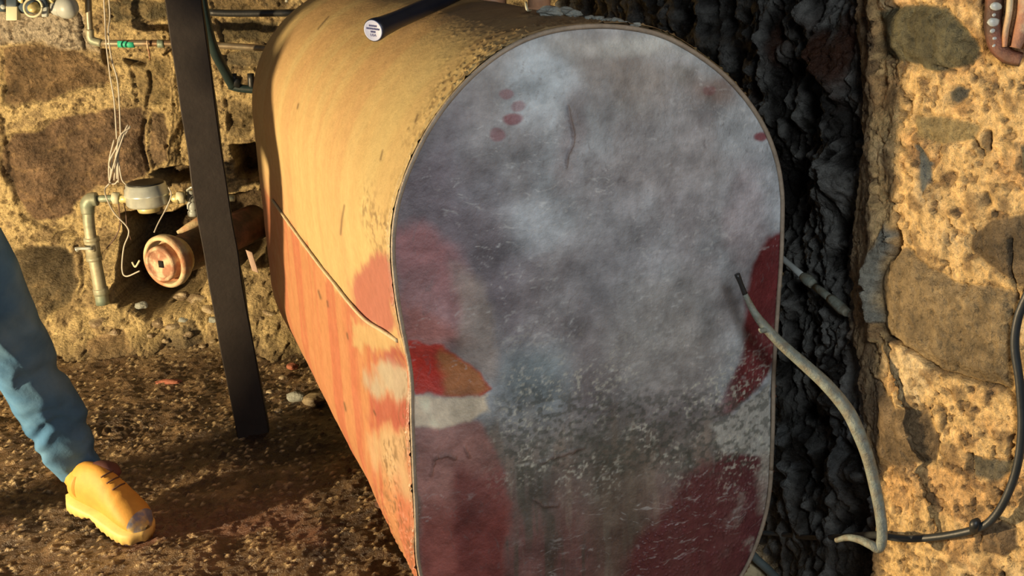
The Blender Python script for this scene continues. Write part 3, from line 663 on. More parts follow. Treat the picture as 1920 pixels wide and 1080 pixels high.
# ------------------------------------------------------------------ TOOL HANDLE on the tank
hb, hn = tanktop(838, 16)
he_ = at(700, 57, hb[1]-.24)
hb2 = hb+hn*.020
dirh = (he_-hb2); Lh = np.linalg.norm(dirh); dirh /= Lh
tool = empty('hammer', hb2, 'dark navy tool handle with a printed silver end cap, lying across the tank top', 'hand tool')
V, Fc = lathe_geo([(.0155, -.10), (.016, 0), (.0165, Lh*.35), (.0165, Lh*.7), (.0185, Lh*.88), (.021, Lh*.97), (.0205, Lh), (.018, Lh)], hb2, dirh, 28)
mesh('rubber_grip', V, Fc, MAT['grip'], tool)
V, Fc = lathe_geo([(.019, Lh-.001), (.019, Lh+.0012), (.0185, Lh+.0016), (.0175, Lh+.0014)], hb2, dirh, 32)
capo = mesh('end_cap', V, Fc, MAT['cap'], tool); capo['label'] = 'silver disc printed with small blue lettering'
V, Fc = join(lathe_geo([(.012, -.24), (.012, -.09)], hb2, dirh, 16), box_geo(hb2-dirh*.255, np.cross(dirh, (0, 0, 1))*.055, dirh*.017, np.array([0, 0, .016]), .003))
mesh('steel_head', V, Fc, MAT['black'], tool)
# four printed lines, only the last can be read
xd = _R-dirh*np.dot(_R, dirh); xd /= np.linalg.norm(xd); yd = np.cross(dirh, xd)
if yd@_U < 0: yd = -yd
ce_ = hb2+dirh*(Lh+.0018)
def stroke(x, y, w_, h_): return box_geo(ce_+xd*x+yd*y, xd*w_/2, yd*h_/2, dirh*.0003)
gs = []
rnd = random.Random(2)
for yy, n_, wd_ in ((.0085, 5, .017), (.0032, 9, .028), (-.0022, 4, .0105)):
    for i in range(n_):
        cx_ = -wd_/2+wd_*(i+.5)/n_; s_ = wd_/n_*.62
        gs.append(stroke(cx_-s_*.35, yy, s_*.22, .0032)); gs.append(stroke(cx_+s_*.35, yy, s_*.22, .0032))
        gs.append(stroke(cx_, yy+rnd.choice((.0014, 0, -.0014)), s_*.7, .0006))
pr = mesh('printed_lines', *join(*gs), MAT['ink'], capo, smooth=False)
fc_ = bpy.data.curves.new('lettering', 'FONT'); fc_.body = 'USA'; fc_.size = .0068; fc_.align_x = 'CENTER'; fc_.align_y = 'CENTER'; fc_.extrude = .0001
fo = bpy.data.objects.new('lettering', fc_); COL.objects.link(fo)
zd = np.cross(xd, yd); Mt = Matrix.Identity(4)
for i in range(3): Mt[i][0] = xd[i]; Mt[i][1] = yd[i]; Mt[i][2] = zd[i]; Mt[i][3] = (ce_+yd*-.0085+dirh*.0002)[i]
fo.matrix_world = Mt
bpy.context.view_layer.update()
dg = bpy.context.evaluated_depsgraph_get(); lm = bpy.data.meshes.new_from_object(fo.evaluated_get(dg))
lm.transform(Mt); lm.transform(Matrix.Translation(-Vector(hb2))); lm.materials.clear(); lm.materials.append(MAT['ink'])
bpy.data.objects.remove(fo); lo_ = link('lettering', lm, capo)

# ------------------------------------------------------------------ POST
pb = atz(474, 800); pt0 = at(346, 0, pb[1]-.02)
dirp = pt0-pb; dirp /= np.linalg.norm(dirp)
Lp = 2.25/dirp[2]
sx = np.array([.985, .17, 0]); sx -= dirp*np.dot(sx, dirp); sx /= np.linalg.norm(sx); sy2 = np.cross(dirp, sx)
def build_post():
    nz = 120; prof = [(-.052, -.02), (-.049, -.0235), (.049, -.0235), (.052, -.02), (.052, .02), (.049, .0235), (-.049, .0235), (-.052, .02)]
    V = []; Fc = []
    for i in range(nz):
        s = i/(nz-1)*Lp-.03; bow = .012*math.sin(min(s/1.4, 1)*math.pi)
        for a, b in prof:
            wv = .0025*(vn(s*9+a*30, b*50, 5)-.5)*2
            V.append(pb+dirp*s+sx*(a+wv-bow)+sy2*(-b))
    m = len(prof)
    for i in range(nz-1):
        for k in range(m): Fc.append((i*m+k, i*m+(k+1) % m, (i+1)*m+(k+1) % m, (i+1)*m+k))
    Fc += [tuple(range(m-1, -1, -1)), tuple((nz-1)*m+k for k in range(m))]
    o = mesh('timber_post', V, Fc, MAT['post'], smooth=False); bpy.context.view_layer.update()
    tag(o, 'dark brown timber post standing between the meter and the tank', 'post')
build_post()

# ------------------------------------------------------------------ PIPEWORK on the back wall
YP = 4.52
up = empty('water_pipe', at(170, 78, YP), 'thin tan pipe turning from vertical to horizontal across the upper wall', 'pipe')
c0 = at(164, -60, YP); c1 = at(169, 62, YP); c2 = at(186, 82, YP); c3 = at(345, 82, YP); c4 = at(540, 93, YP)
tube('pipe_run', [c0, at(166, 20, YP), c1], .0125, MAT['copper'], up, n=4)
tube('pipe_elbow', [at(168, 55, YP), at(171, 74, YP), at(190, 81, YP)], .0155, MAT['galv'], up, n=6)
tube('pipe_run', [at(184, 81, YP), c3, c4], .0125, MAT['copper'], up, n=6)
tube('tape_wrap', [at(222, 82, YP), at(252, 82.5, YP)], .0142, MAT['tape'], up, n=3)['label'] = 'bright green tape'
tube('coupling', [at(296, 82, YP), at(308, 82, YP)], .0155, MAT['galv'], up, n=3)
tube('pipe_strap', [at(276, 76, YP-.02), at(277, 88, YP-.02), at(280, 100, YP+.04), at(281, 112, YP+.12)], .004, MAT['rust'], up, n=4, sides=8)

yv = 4.42
mp = empty('meter_pipe', at(190, 560, yv), 'greenish upright pipe with elbow and stopcock, left of the round meter', 'pipe')
tube('pipe_run', [at(193, 570, yv), at(184, 520, yv), at(176, 478, yv)], [.027, .025, .024], MAT['galv'], mp, n=6)
tube('pipe_run', [at(171, 452, yv), at(167, 420, yv), at(165, 392, yv)], .022, MAT['galv'], mp, n=6)
tube('elbow', [at(165, 400, yv), at(164, 384, yv), at(170, 375, yv), at(182, 373, yv)], [.0245, .028, .028, .026], MAT['galv'], mp, n=6)
tube('pipe_run', [at(180, 373, yv), at(228, 371, yv)], .0135, MAT['galv'], mp, n=3)
V, Fc = join(tube_geo(np.array([at(176.5, 485, yv), at(171, 445, yv)]), .028, 16), tube_geo(np.array([at(177, 488, yv), at(176, 481, yv)]), .032, 8), tube_geo(np.array([at(172, 452, yv), at(171, 445, yv)]), .032, 8),
             tube_geo(np.array([at(174, 467, yv-.02), at(173, 466, yv-.045)]), .012, 10))
vb = mesh('stopcock', V, Fc, MAT['galv'], mp)
tube('lever', [at(172, 466, yv-.048), at(150, 466, yv-.05), at(143, 468, yv-.05)], [.007, .006, .011], MAT['steel'], vb, n=4, sides=8)
tube('coupling', [at(190.5, 552, yv), at(188, 540, yv)], .030, MAT['galv'], mp, n=3)

my = 4.40
mc = at(278, 382, my)
meter = empty('water_meter', mc, 'round silver meter drum mounted in the pipe beside the post', 'meter')
R_ = .081
V, Fc = lathe_geo([(.05, -.012), (R_*.93, -.004), (R_, .004), (R_, .034), (R_*1.05, .037), (R_*1.05, .042), (R_*1.02, .045), (R_*1.0, .062), (R_*.93, .066), (R_*.93, .078), (R_*.86, .080), (R_*.5, .081)], mc, (0, 0, 1), 56)
mesh('register_drum', V, Fc, MAT['steel'], meter)
V, Fc = lathe_geo([(R_*.84, .0795), (R_*.84, .084), (R_*.78, .086), (R_*.3, .087)], mc, (0, 0, 1), 48)
mesh('lid', V, Fc, MAT['black'], meter)
V, Fc = lathe_geo([(.022, -.034), (.04, -.03), (.045, -.015), (.04, -.006)], mc, (0, 0, 1), 32)
mesh('meter_body', V, Fc, MAT['brass'], meter)
tube('union_nut', [at(211, 371, my), at(223, 371.5, my)], .0235, MAT['cream'], meter, n=2, sides=6)
tube('spud', [at(224, 373, my), at(243, 373, my)], .015, MAT['brass'], meter, n=2)
tube('spud', [at(318, 372, my), at(336, 372, my)], [.012, .022], MAT['brass'], meter, n=2)
tube('union_nut', [at(332, 370, my), at(347, 370, my)], .0235, MAT['cream'], meter, n=2, sides=6)
# stack of fittings right of the meter
fz = empty('tap_fitting', at(360, 385, 4.42), 'small stack of pipe fittings between the meter and the post', 'pipe fitting')
V, Fc = join(lathe_geo([(.008, .07), (.014, .068), (.016, .06), (.012, .052), (.019, .046), (.019, .03), (.013, .026), (.02, .018), (.021, 0), (.014, -.008), (.02, -.012), (.02, -.03)], at(361, 390, 4.42), (0, 0, 1), 18))
mesh('valve_body', V, Fc, MAT['palegrey'], fz)
tube('handle_ring', [at(350, 357, 4.41), at(360, 351, 4.40), at(369, 358, 4.41), at(360, 364, 4.42), at(350, 357, 4.41)], .004, MAT['steel'], fz, n=6, sides=8)
tube('branch', [at(345, 371, 4.42), at(385, 371, 4.43), at(440, 372, 4.44)], .013, MAT['galv'], fz, n=3)

# cast-iron cleanout hub
cc0 = at(307, 492, 4.22)
cax = np.array([.46, .9, .03]); cax /= np.linalg.norm(cax)      # runs back into the recess
clean = empty('drain_pipe', cc0, 'large rusty drain pipe stub with a round cream cleanout hub facing the room', 'drain pipe')
V, Fc = lathe_geo([(.0, .045), (.080, .045), (.082, .012), (.084, .002), (.086, -.004), (.096, -.003), (.102, .006), (.102, .03), (.094, .05), (.08, .06), (.07, .10)], cc0, cax, 64)
mesh('hub_ring', V, Fc, MAT['castring'], clean)
V, Fc = lathe_geo([(.0, -.004), (.026, -.005), (.052, -.003), (.054, -.009), (.058, -.012), (.065, -.011), (.068, -.005), (.069, .0), (.069, .042)], cc0-_R*.011+np.array([0, 0, -.006]), cax, 48)
pl_ = mesh('plug', V, Fc, MAT['rust'], clean)
e1 = np.cross(cax, (0, 0, 1)); e1 /= np.linalg.norm(e1); e2 = np.cross(e1, cax)
V, Fc = box_geo(cc0-cax*.0105+np.array([0, 0, -.004])-_R*.004, e1*.011, e2*.013, cax*.0015)
mesh('plug_socket', V, Fc, surf('socket_shadow', (.006, .005, .005), .9, bumps=()), pl_)
tube('pipe_barrel', [cc0+cax*.06, cc0+cax*.2, cc0+cax*.55], .074, MAT['darkrust'], clean, n=4, sides=32)
tube('branch_pipe', [at(332, 436, 4.46), at(352, 427, 4.48), at(385, 408, 4.52), at(430, 390, 4.57)], [.006, .016, .018, .018], MAT['castring'], None, n=6)
o = bpy.data.objects['branch_pipe']; tag(o, 'short tan pipe slanting upward behind the post above the drain hub', 'pipe'); o.name = 'slanting_pipe'

# hanging wires
YWI = 4.47
def wire(name, pts, r, mat, par, Y=YWI): return tube(name, [at(x, y, Y+dy) for x, y, dy in pts], r, mat, par, n=8, sides=8)
wr = empty('wire_bundle', at(222, 240, YWI), 'pair of grey wires hanging down the wall, gathered in a looped bundle', 'wire')
wire('strand', [(193, -30, 0), (197, 40, 0), (199, 80, -.04), (206, 140, 0), (214, 190, 0), (219, 262, 0)], .0029, MAT['wire'], wr)
wire('strand', [(202, -30, 0), (206, 30, 0), (203, 60, -.02), (209, 110, 0), (220, 150, 0), (224, 200, 0), (226, 258, 0)], .0029, MAT['wire'], wr)
for i, (a, b, c) in enumerate((((244, 236), (214, 285), (206, 340)), ((240, 234), (220, 275), (214, 338)), ((236, 240), (222, 290), (222, 342)), ((242, 240), (206, 300), (210, 320)), ((245, 238), (222, 262), (219, 335)), ((238, 236), (216, 300), (205, 342)))):
    wire('loop', [(*a, -.01), (*b, -.01-.004*i), (*c, -.01)], .003, MAT['wire'], wr)
wire('loop', [(214, 262, -.01), (205, 300, -.015), (205, 338, -.01), (214, 345, -.01), (222, 338, -.01)], .003, MAT['wire'], wr)
wire('loop', [(222, 300, -.01), (228, 335, -.015), (236, 346, -.01)], .003, MAT['wire'], wr)
o = wire('signal_wire', [(205, 344, -.02), (197, 355, -.03), (200, 372, -.10), (215, 400, -.06), (238, 425, -.05), (241, 440, -.05), (232, 465, -.06), (229, 505, -.07), (237, 518, -.08), (262, 508, -.1)], .003, MAT['wire'], None)
tag(o, 'thin wire curling down left of the meter to the drain hub', 'wire')
o = wire('signal_wire', [(316, 351, -.15), (321, 366, -.15), (312, 390, -.15), (297, 418, -.17), (289, 436, -.19)], .0026, MAT['wire'], None)
tag(o, 'thin wire dropping from the right of the meter to the drain hub top', 'wire')
o = wire('brown_wire', [(222, 378, -.04), (225, 420, -.03), (216, 445, -.03), (198, 468, -.04)], .0024, MAT['brownwire'], None)
tag(o, 'dark brown wire looping between the meter pipe and its stopcock', 'wire')
o = wire('brown_wire', [(232, 380, -.02), (236, 400, -.02), (238, 425, -.02), (246, 450, .0)], .002, MAT['brownwire'], None)
tag(o, 'short dark wire hanging straight down under the meter', 'wire')
o = wire('mortar_wire', [(248, 492, -.1), (254, 500, -.12), (262, 488, -.12)], .004, MAT['cream'], None); tag(o, 'pale stub of cable end beside the drain hub', 'cable end')
o.name = 'cable_end'

# pipes right of the post
yb = 4.45
hz = empty('black_pipe', at(440, 150, yb), 'black pipe with a valve between the post and the tank', 'pipe')
tube('pipe_run', [at(430, 160, yb), at(455, 166, yb), at(520, 170, yb)], .0155, MAT['darkgreen'], hz, n=4)
tube('riser', [at(372, -40, yb-.2), at(384, 30, yb-.18), at(400, 90, yb-.12), at(424, 138, yb-.04), at(436, 160, yb)], .019, MAT['darkgreen'], hz, n=8)
V, Fc = join(tube_geo(np.array([at(430, 150, yb), at(452, 156, yb)]), .024, 12), tube_geo(np.array([at(438, 138, yb-.01), at(440, 155, yb-.01)]), .012, 10))
mesh('valve', V, Fc, MAT['black'], hz)
tube('tee', [at(470, 138, yb), at(472, 168, yb)], .013, MAT['black'], hz, n=3)
o = tube('iron_bar', [at(392, 23, 4.50), at(440, 25, 4.50), at(560, 24, 4.50)], .0135, MAT['black'], None, n=4)
tag(o, 'straight black bar along the wall top behind the post', 'bar')
o = tube('upright_rod', [at(541, -40, 4.2), at(537, 4, 4.2)], .005, MAT['steel'], None, n=3); tag(o, 'bright thin rod just above the far edge of the tank', 'rod')
V, Fc = box_geo(at(473, 490, 4.3), np.array([.012, 0, -.006]), np.array([0, .004, 0]), np.array([-.008, 0, .042]), .002)
tag(mesh('wood_scrap', V, Fc, surf('pale_wood', (.5, .36, .28), .7)), 'small pale strip of wood between the post and the tank', 'wood scrap')

# gas valves top-left
yg = 4.46
reg = empty('gas_regulator', at(122, 12, yg), 'grey ball-shaped regulator at the top left corner beside the pipe', 'regulator')
V, Fc = lathe_geo([(.0, -.044), (.018, -.042), (.032, -.03), (.040, -.01), (.041, .01), (.036, .026), (.026, .038), (.012, .044)], at(124, 14, yg), _R*.9-np.array([0, .5, 0]), 36)
mesh('dome', V, Fc, MAT['palegrey'], reg)
tube('neck', [at(98, 16, yg), at(112, 16, yg)], [.022, .03], MAT['palegrey'], reg, n=3)
tube('riser', [at(120, -50, yg), at(122, -10, yg)], .018, MAT['bluegrey'], reg, n=3)
tube('collar', [at(88, -4, yg), at(103, -2, yg)], .018, MAT['brass'], reg, n=3, sides=8)
vb2 = empty('ring_valve', at(62, 14, yg-.03), 'pale valve with a round ring handle, left of the ball regulator', 'valve')
ringp = [at(62, 14, yg-.06)+.033*(math.cos(a)*_R+math.sin(a)*_U) for a in np.linspace(0, 2*np.pi, 33)]
tube('ring_handle', ringp, .0045, MAT['cream'], vb2, sides=8, smoothpath=False)
V, Fc = lathe_geo([(.0, -.02), (.014, -.018), (.016, -.006), (.010, -.004), (.02, .012), (.02, .05)], at(62, 15, yg-.05), (0, 1, 0), 24)
mesh('stem', V, Fc, MAT['brass'], vb2)
V, Fc = join(tube_geo(np.array([at(40, 12, yg), at(92, 12, yg)]), .026, 20), tube_geo(np.array([at(78, 4, yg), at(90, 4, yg)]), .033, 8), tube_geo(np.array([at(50, -40, yg), at(52, 0, yg)]), .018, 12))
mesh('valve_body', V, Fc, MAT['bluegrey'], vb2)
V, Fc = box_geo(at(85, 22, yg-.02), _R*.010, np.array([0, .012, 0]), _U*.018, .002); mesh('side_tag', V, Fc, MAT['palegrey'], vb2)
jb = empty('junction_box', at(25, 24, yg-.02), 'small cream box hanging at the far top left', 'box')
V, Fc = box_geo(at(25, 24, yg-.02), _R*.021, np.array([0, .018, 0]), _U*.027, .003); mesh('box_body', V, Fc, MAT['cream'], jb)
V, Fc = box_geo(at(24, 4, yg-.02), _R*.019, np.array([0, .016, 0]), _U*.016, .003); mesh('box_lid', V, Fc, MAT['bluegrey'], jb)
tube('conduit', [at(-20, 8, yg), at(10, 9, yg)], .026, MAT['bluegrey'], jb, n=3)
V, Fc = lathe_geo([(.0, -.004), (.007, -.003), (.009, .0), (.009, .01)], at(5, 13, yg-.03), (0, 1, 0), 14); mesh('screw', V, Fc, MAT['palegrey'], jb)
tube('nipple', [at(33, -2, yg-.01), at(45, 0, yg-.01)], .017, MAT['brass'], jb, n=3)

# ------------------------------------------------------------------ RIGHT SIDE CABLES
def wallY(x):                          # depth of the right wall under a given picture column (about mid height)
    a, _ = project(np.c_[RPLAN, np.full(len(RPLAN), 1.0)]); return float(np.interp(x, a[::-1], RPLAN[::-1, 1]))
def atwall(x, y, off=.02):
    # intersect sight line with the wall's plan curve, then step back towards the camera
    d = ray(x, y); best = None
    for a, b in zip(RPLAN[:-1], RPLAN[1:]):
        e = b-a; det = d[0]*(-e[1])+e[0]*d[1]
        if abs(det) < 1e-9: continue
        s = (a[0]*(-e[1])+e[0]*a[1])/det; u_ = (d[0]*a[1]-d[1]*a[0])/det
        if -1e-6 <= u_ <= 1+1e-6 and s > 0 and (best is None or s < best): best = s
    return CAM+d*(best)-d/np.linalg.norm(d)*off
stiff = empty('stiff_cable', atwall(1640, 900), 'thick stiff grey cable arching from the wall to a bare tip before the tank end', 'cable')
pts = [(1382, 514, 1.80), (1397, 552, 1.80), (1414, 585, 1.79), (1434, 612, 1.78), (1465, 645, 1.77), (1510, 685, 1.76), (1550, 722, 1.74), (1588, 768, 1.72), (1610, 812, 1.70), (1628, 860, 1.69), (1640, 910, 1.68), (1650, 960, 1.665), (1654, 1005, 1.655), (1648, 1028, 1.655), (1634, 1022, 1.66), (1612, 1012, 1.68), (1590, 1008, 1.70), (1568, 1013, 1.72)]
path = [at(*p) for p in pts]
tube('cable_sheath', path[1:], [.0045, .006, .008, .0088, .0098, .0108, .0112, .0108, .0100, .0095, .009, .0085, .0080, .0075, .0065, .0055, .0042], MAT['hose'], stiff, n=10, sides=16)
tube('bare_tip', [path[0], (path[0]+path[1])/2, path[1]], [.0048, .004, .0045], MAT['black'], stiff, n=4, sides=10)
tube('torn_flap', [at(1436, 618, 1.775), at(1428, 620, 1.77), at(1424, 617, 1.765)], [.005, .0045, .002], MAT['hose'], stiff, n=4, sides=8)
bc = [atwall(x, y, o_) for x, y, o_ in ((1418, 998, .0), (1470, 1002, .03), (1520, 1008, .03), (1580, 1006, .03), (1640, 1003, .035), (1700, 1010, .035), (1770, 1005, .03), (1835, 990, .03), (1865, 968, .03), (1890, 925, .03), (1908, 870, .03), (1916, 800, .03), (1912, 720, .03), (1903, 650, .03), (1908, 600, .03), (1925, 555, .03), (1945, 520, .03))]
bc[0] = at(1425, 998, bc[1][1]+.05)
o = tube('black_cable', bc, [.0055]*4+[.0062]*13, MAT['jacket_blk'], None, n=10, sides=12)
tag(o, 'black cable running low from behind the tank and curving up the right wall', 'cable')
o = tube('cable_clip', [atwall(1826, 995, .03), atwall(1828, 982, .04), atwall(1834, 976, .03)], [.007, .008, .005], MAT['black'], None, n=4, sides=8); tag(o, 'small black clip holding the black cable to the right wall', 'clip')
o = tube('floor_hose', [at(1404, 1032, 2.0), at(1418, 1048, 2.0), at(1440, 1068, 2.0), at(1470, 1100, 2.02), at(1500, 1140, 2.05)], .0085, surf('teal_grey_hose', (.09, .12, .12), .5), None, n=8, sides=12)
tag(o, 'dull green hose emerging low behind the tank at the bottom', 'hose')
# thin pipe from tank to wall, in the dark gap
gp_ = empty('feed_pipe', at(1500, 510, 2.1), 'thin grey pipe with two couplings in the dark gap right of the tank', 'pipe')
g0, g1, g2, g3 = at(1450, 470, 2.25), at(1507, 519, 2.12), at(1530, 538, 2.07), at(1578, 578, 1.97)
tube('thin_pipe', [g0, g1], .0062, MAT['palegrey'], gp_, n=3, sides=10)
tube('coupling', [g1, at(1516, 526, 2.1), at(1524, 533, 2.085)], [.009, .0115, .009], MAT['hose'], gp_, n=5, sides=12)
tube('thick_pipe', [g2, at(1562, 564, 2.0)], .0075, MAT['hose'], gp_, n=3, sides=12)
tube('coupling', [at(1558, 560, 2.01), g3, at(1588, 586, 1.95)], [.0095, .0105, .008], MAT['hose'], gp_, n=5, sides=12)
# rusty iron bracket set in the wall
br = empty('iron_bracket', atwall(1885, 60, 0), 'dark rusty curved iron piece with white drips, top right of the wall', 'bracket')
def strip(pts, w_, th, off):
    P = [atwall(x, y, off) for x, y in pts]; P = spline(P, 6)
    V = []; Fc = []
    for i, p in enumerate(P):
        t = np.gradient(P, axis=0)[i]; t /= np.linalg.norm(t); n_ = -ray(1885, 60); n_ /= np.linalg.norm(n_); s_ = np.cross(t, n_); s_ /= np.linalg.norm(s_)
        ww = w_*(1-.25*(i/len(P))**3)
        for a, b in ((-1, -1), (-.55, 1), (.55, 1), (1, -1)): V.append(p+s_*ww/2*a+n_*th/2*b)
    for i in range(len(P)-1):
        for k in range(4): Fc.append((i*4+k, i*4+(k+1) % 4, (i+1)*4+(k+1) % 4, (i+1)*4+k))
    Fc += [(3, 2, 1, 0), tuple(len(P)*4-4+k for k in range(4))]
    return V, Fc
V, Fc = strip([(1868, -40), (1864, 10), (1862, 50), (1870, 85), (1890, 105), (1915, 112)], .024, .012, .03); mesh('curved_strap', V, Fc, MAT['darkrust'], br)
V, Fc = strip([(1896, -40), (1893, 20), (1886, 60), (1884, 88)], .010, .012, .034); mesh('pale_rib', V, Fc, MAT['castring'], br)
V, Fc = strip([(1925, -40), (1922, 20), (1914, 60), (1905, 90)], .022, .012, .030); mesh('rusty_flange', V, Fc, MAT['rust'], br)
for (x_, y_, r_) in ((1868, 12, .008), (1863, 42, .0085), (1861, 58, .004), (1865, 72, .003), (1865, 86, .0035), (1864, 28, .003)):
    p = atwall(x_, y_, .037); V, Fc = blob_geo(p, r_, int(x_+y_), .2, 2, (1, .35, .8)); mesh('paint_drip', V, Fc, MAT['palegrey'], br)

# ------------------------------------------------------------------ RUBBLE on the floor
rb = random.Random(11)
spots = [(186, 606, .032), (212, 622, .024), (232, 612, .018), (300, 606, .03), (325, 612, .022), (345, 600, .02), (352, 628, .018), (372, 560, .035), (395, 580, .028), (402, 600, .02), (340, 555, .026), (265, 572, .02), (250, 590, .022), (280, 630, .014), (310, 640, .012),
         (498, 640, .020), (512, 655, .013), (522, 620, .03), (540, 640, .02), (488, 600, .026), (505, 590, .03), (530, 700, .012), (555, 735, .03), (590, 745, .035), (520, 760, .012), (505, 725, .012), (548, 682, .015), (150, 640, .016), (380, 650, .012), (400, 640, .012), (160, 655, .012), (420, 660, .015)]
ORD = 'first second third fourth fifth sixth seventh eighth ninth tenth eleventh twelfth thirteenth fourteenth fifteenth sixteenth seventeenth eighteenth nineteenth twentieth'.split()
ORD += ['twenty-'+o_ for o_ in ORD[:9]]+['thirtieth', 'thirty-first', 'thirty-second', 'thirty-third']
spots.sort()
for i, (x_, y_, r_) in enumerate(spots):
    p = atmound(x_, y_)
    if y_ > 655: p = atz(x_, y_, .004); p[2] = float(floor_h(np.array(p[0]), np.array(p[1])))+r_*.3
    V, Fc = blob_geo(p, r_, i, .3, 3, (1.3, 1, .75)); o = mesh('rubble_stone', V, Fc, MAT['rock'] if i % 6 else MAT['cement'], smooth=False)
    tag(o, '%s rubble stone from the left, lying %s' % (ORD[i], 'at the back wall foot left of the post' if x_ < 440 else 'on the mud between post and tank'), 'rubble stone', 'rubble at the foot of the back wall')
p = atz(316, 718); V, Fc = blob_geo(p+np.array([0, 0, .004]), .03, 5, .35, 3, (1.7, .7, .35)); tag(mesh('brick_fragment', V, Fc, MAT['brick'], smooth=False), 'flat reddish brick fragment on the mud left of the post', 'brick fragment')
p = atz(548, 690); V, Fc = blob_geo(p+np.array([0, 0, .006]), .022, 8, .35, 3, (1, .9, .6)); tag(mesh('brick_fragment', V, Fc, MAT['brick'], smooth=False), 'small reddish brick fragment under the tank, right of the post', 'brick fragment')
p = at(1392, 1075, 2.05); V, Fc = blob_geo(p, .045, 17, .3, 3, (1.2, 1, .9)); tag(mesh('loose_stone', V, Fc, surf('pale_stone', (.5, .42, .25), .8, bumps=((50, .8, .006),)), smooth=False), 'pale stone wedged low behind the tank, bottom right', 'stone')

# ------------------------------------------------------------------ PERSON
def skinned(name, verts, edges, radii, mat, parent, sub=2, post=None):
    me = bpy.data.meshes.new(name); me.from_pydata([tuple(v) for v in verts], edges, [])
    o = bpy.data.objects.new(name, me); COL.objects.link(o)
    sk = o.modifiers.new('s', 'SKIN'); sk.use_smooth_shade = True
    for i, r in enumerate(radii):
        me.skin_vertices[0].data[i].radius = (r, r) if np.ndim(r) == 0 else r
    me.skin_vertices[0].data[0].use_root = True
    sb = o.modifiers.new('b', 'SUBSURF'); sb.levels = sub
    bpy.context.view_layer.update()
    m2 = bpy.data.meshes.new_from_object(o.evaluated_get(bpy.context.evaluated_depsgraph_get()))
    bpy.data.objects.remove(o)
    V = np.empty(len(m2.vertices)*3, np.float32); m2.vertices.foreach_get('co', V); V = V.reshape(-1, 3).astype(float)
    N_ = np.empty(len(m2.vertices)*3, np.float32); m2.vertices.foreach_get('normal', N_); N_ = N_.reshape(-1, 3)
    if post is not None: V = post(V, N_)
    V = V-parent_loc(parent) if parent else V
    m2.vertices.foreach_set('co', V.astype(np.float32).ravel()); m2.materials.clear(); m2.materials.append(mat)
    m2.polygons.foreach_set('use_smooth', [True]*len(m2.polygons)); m2.update()
    return link(name, m2, parent)
ball = atz(232, 992, .0); heelg = atz(150, 948, .0)
fd = np.array([.85, -.53, 0]); fd /= np.linalg.norm(fd)
person = empty('person', (ball[0]-.3, ball[1]+.1, 0), 'person in blue jeans and tan work boots striding in from the left', 'person')
ank = at(148, 905, 3.07)
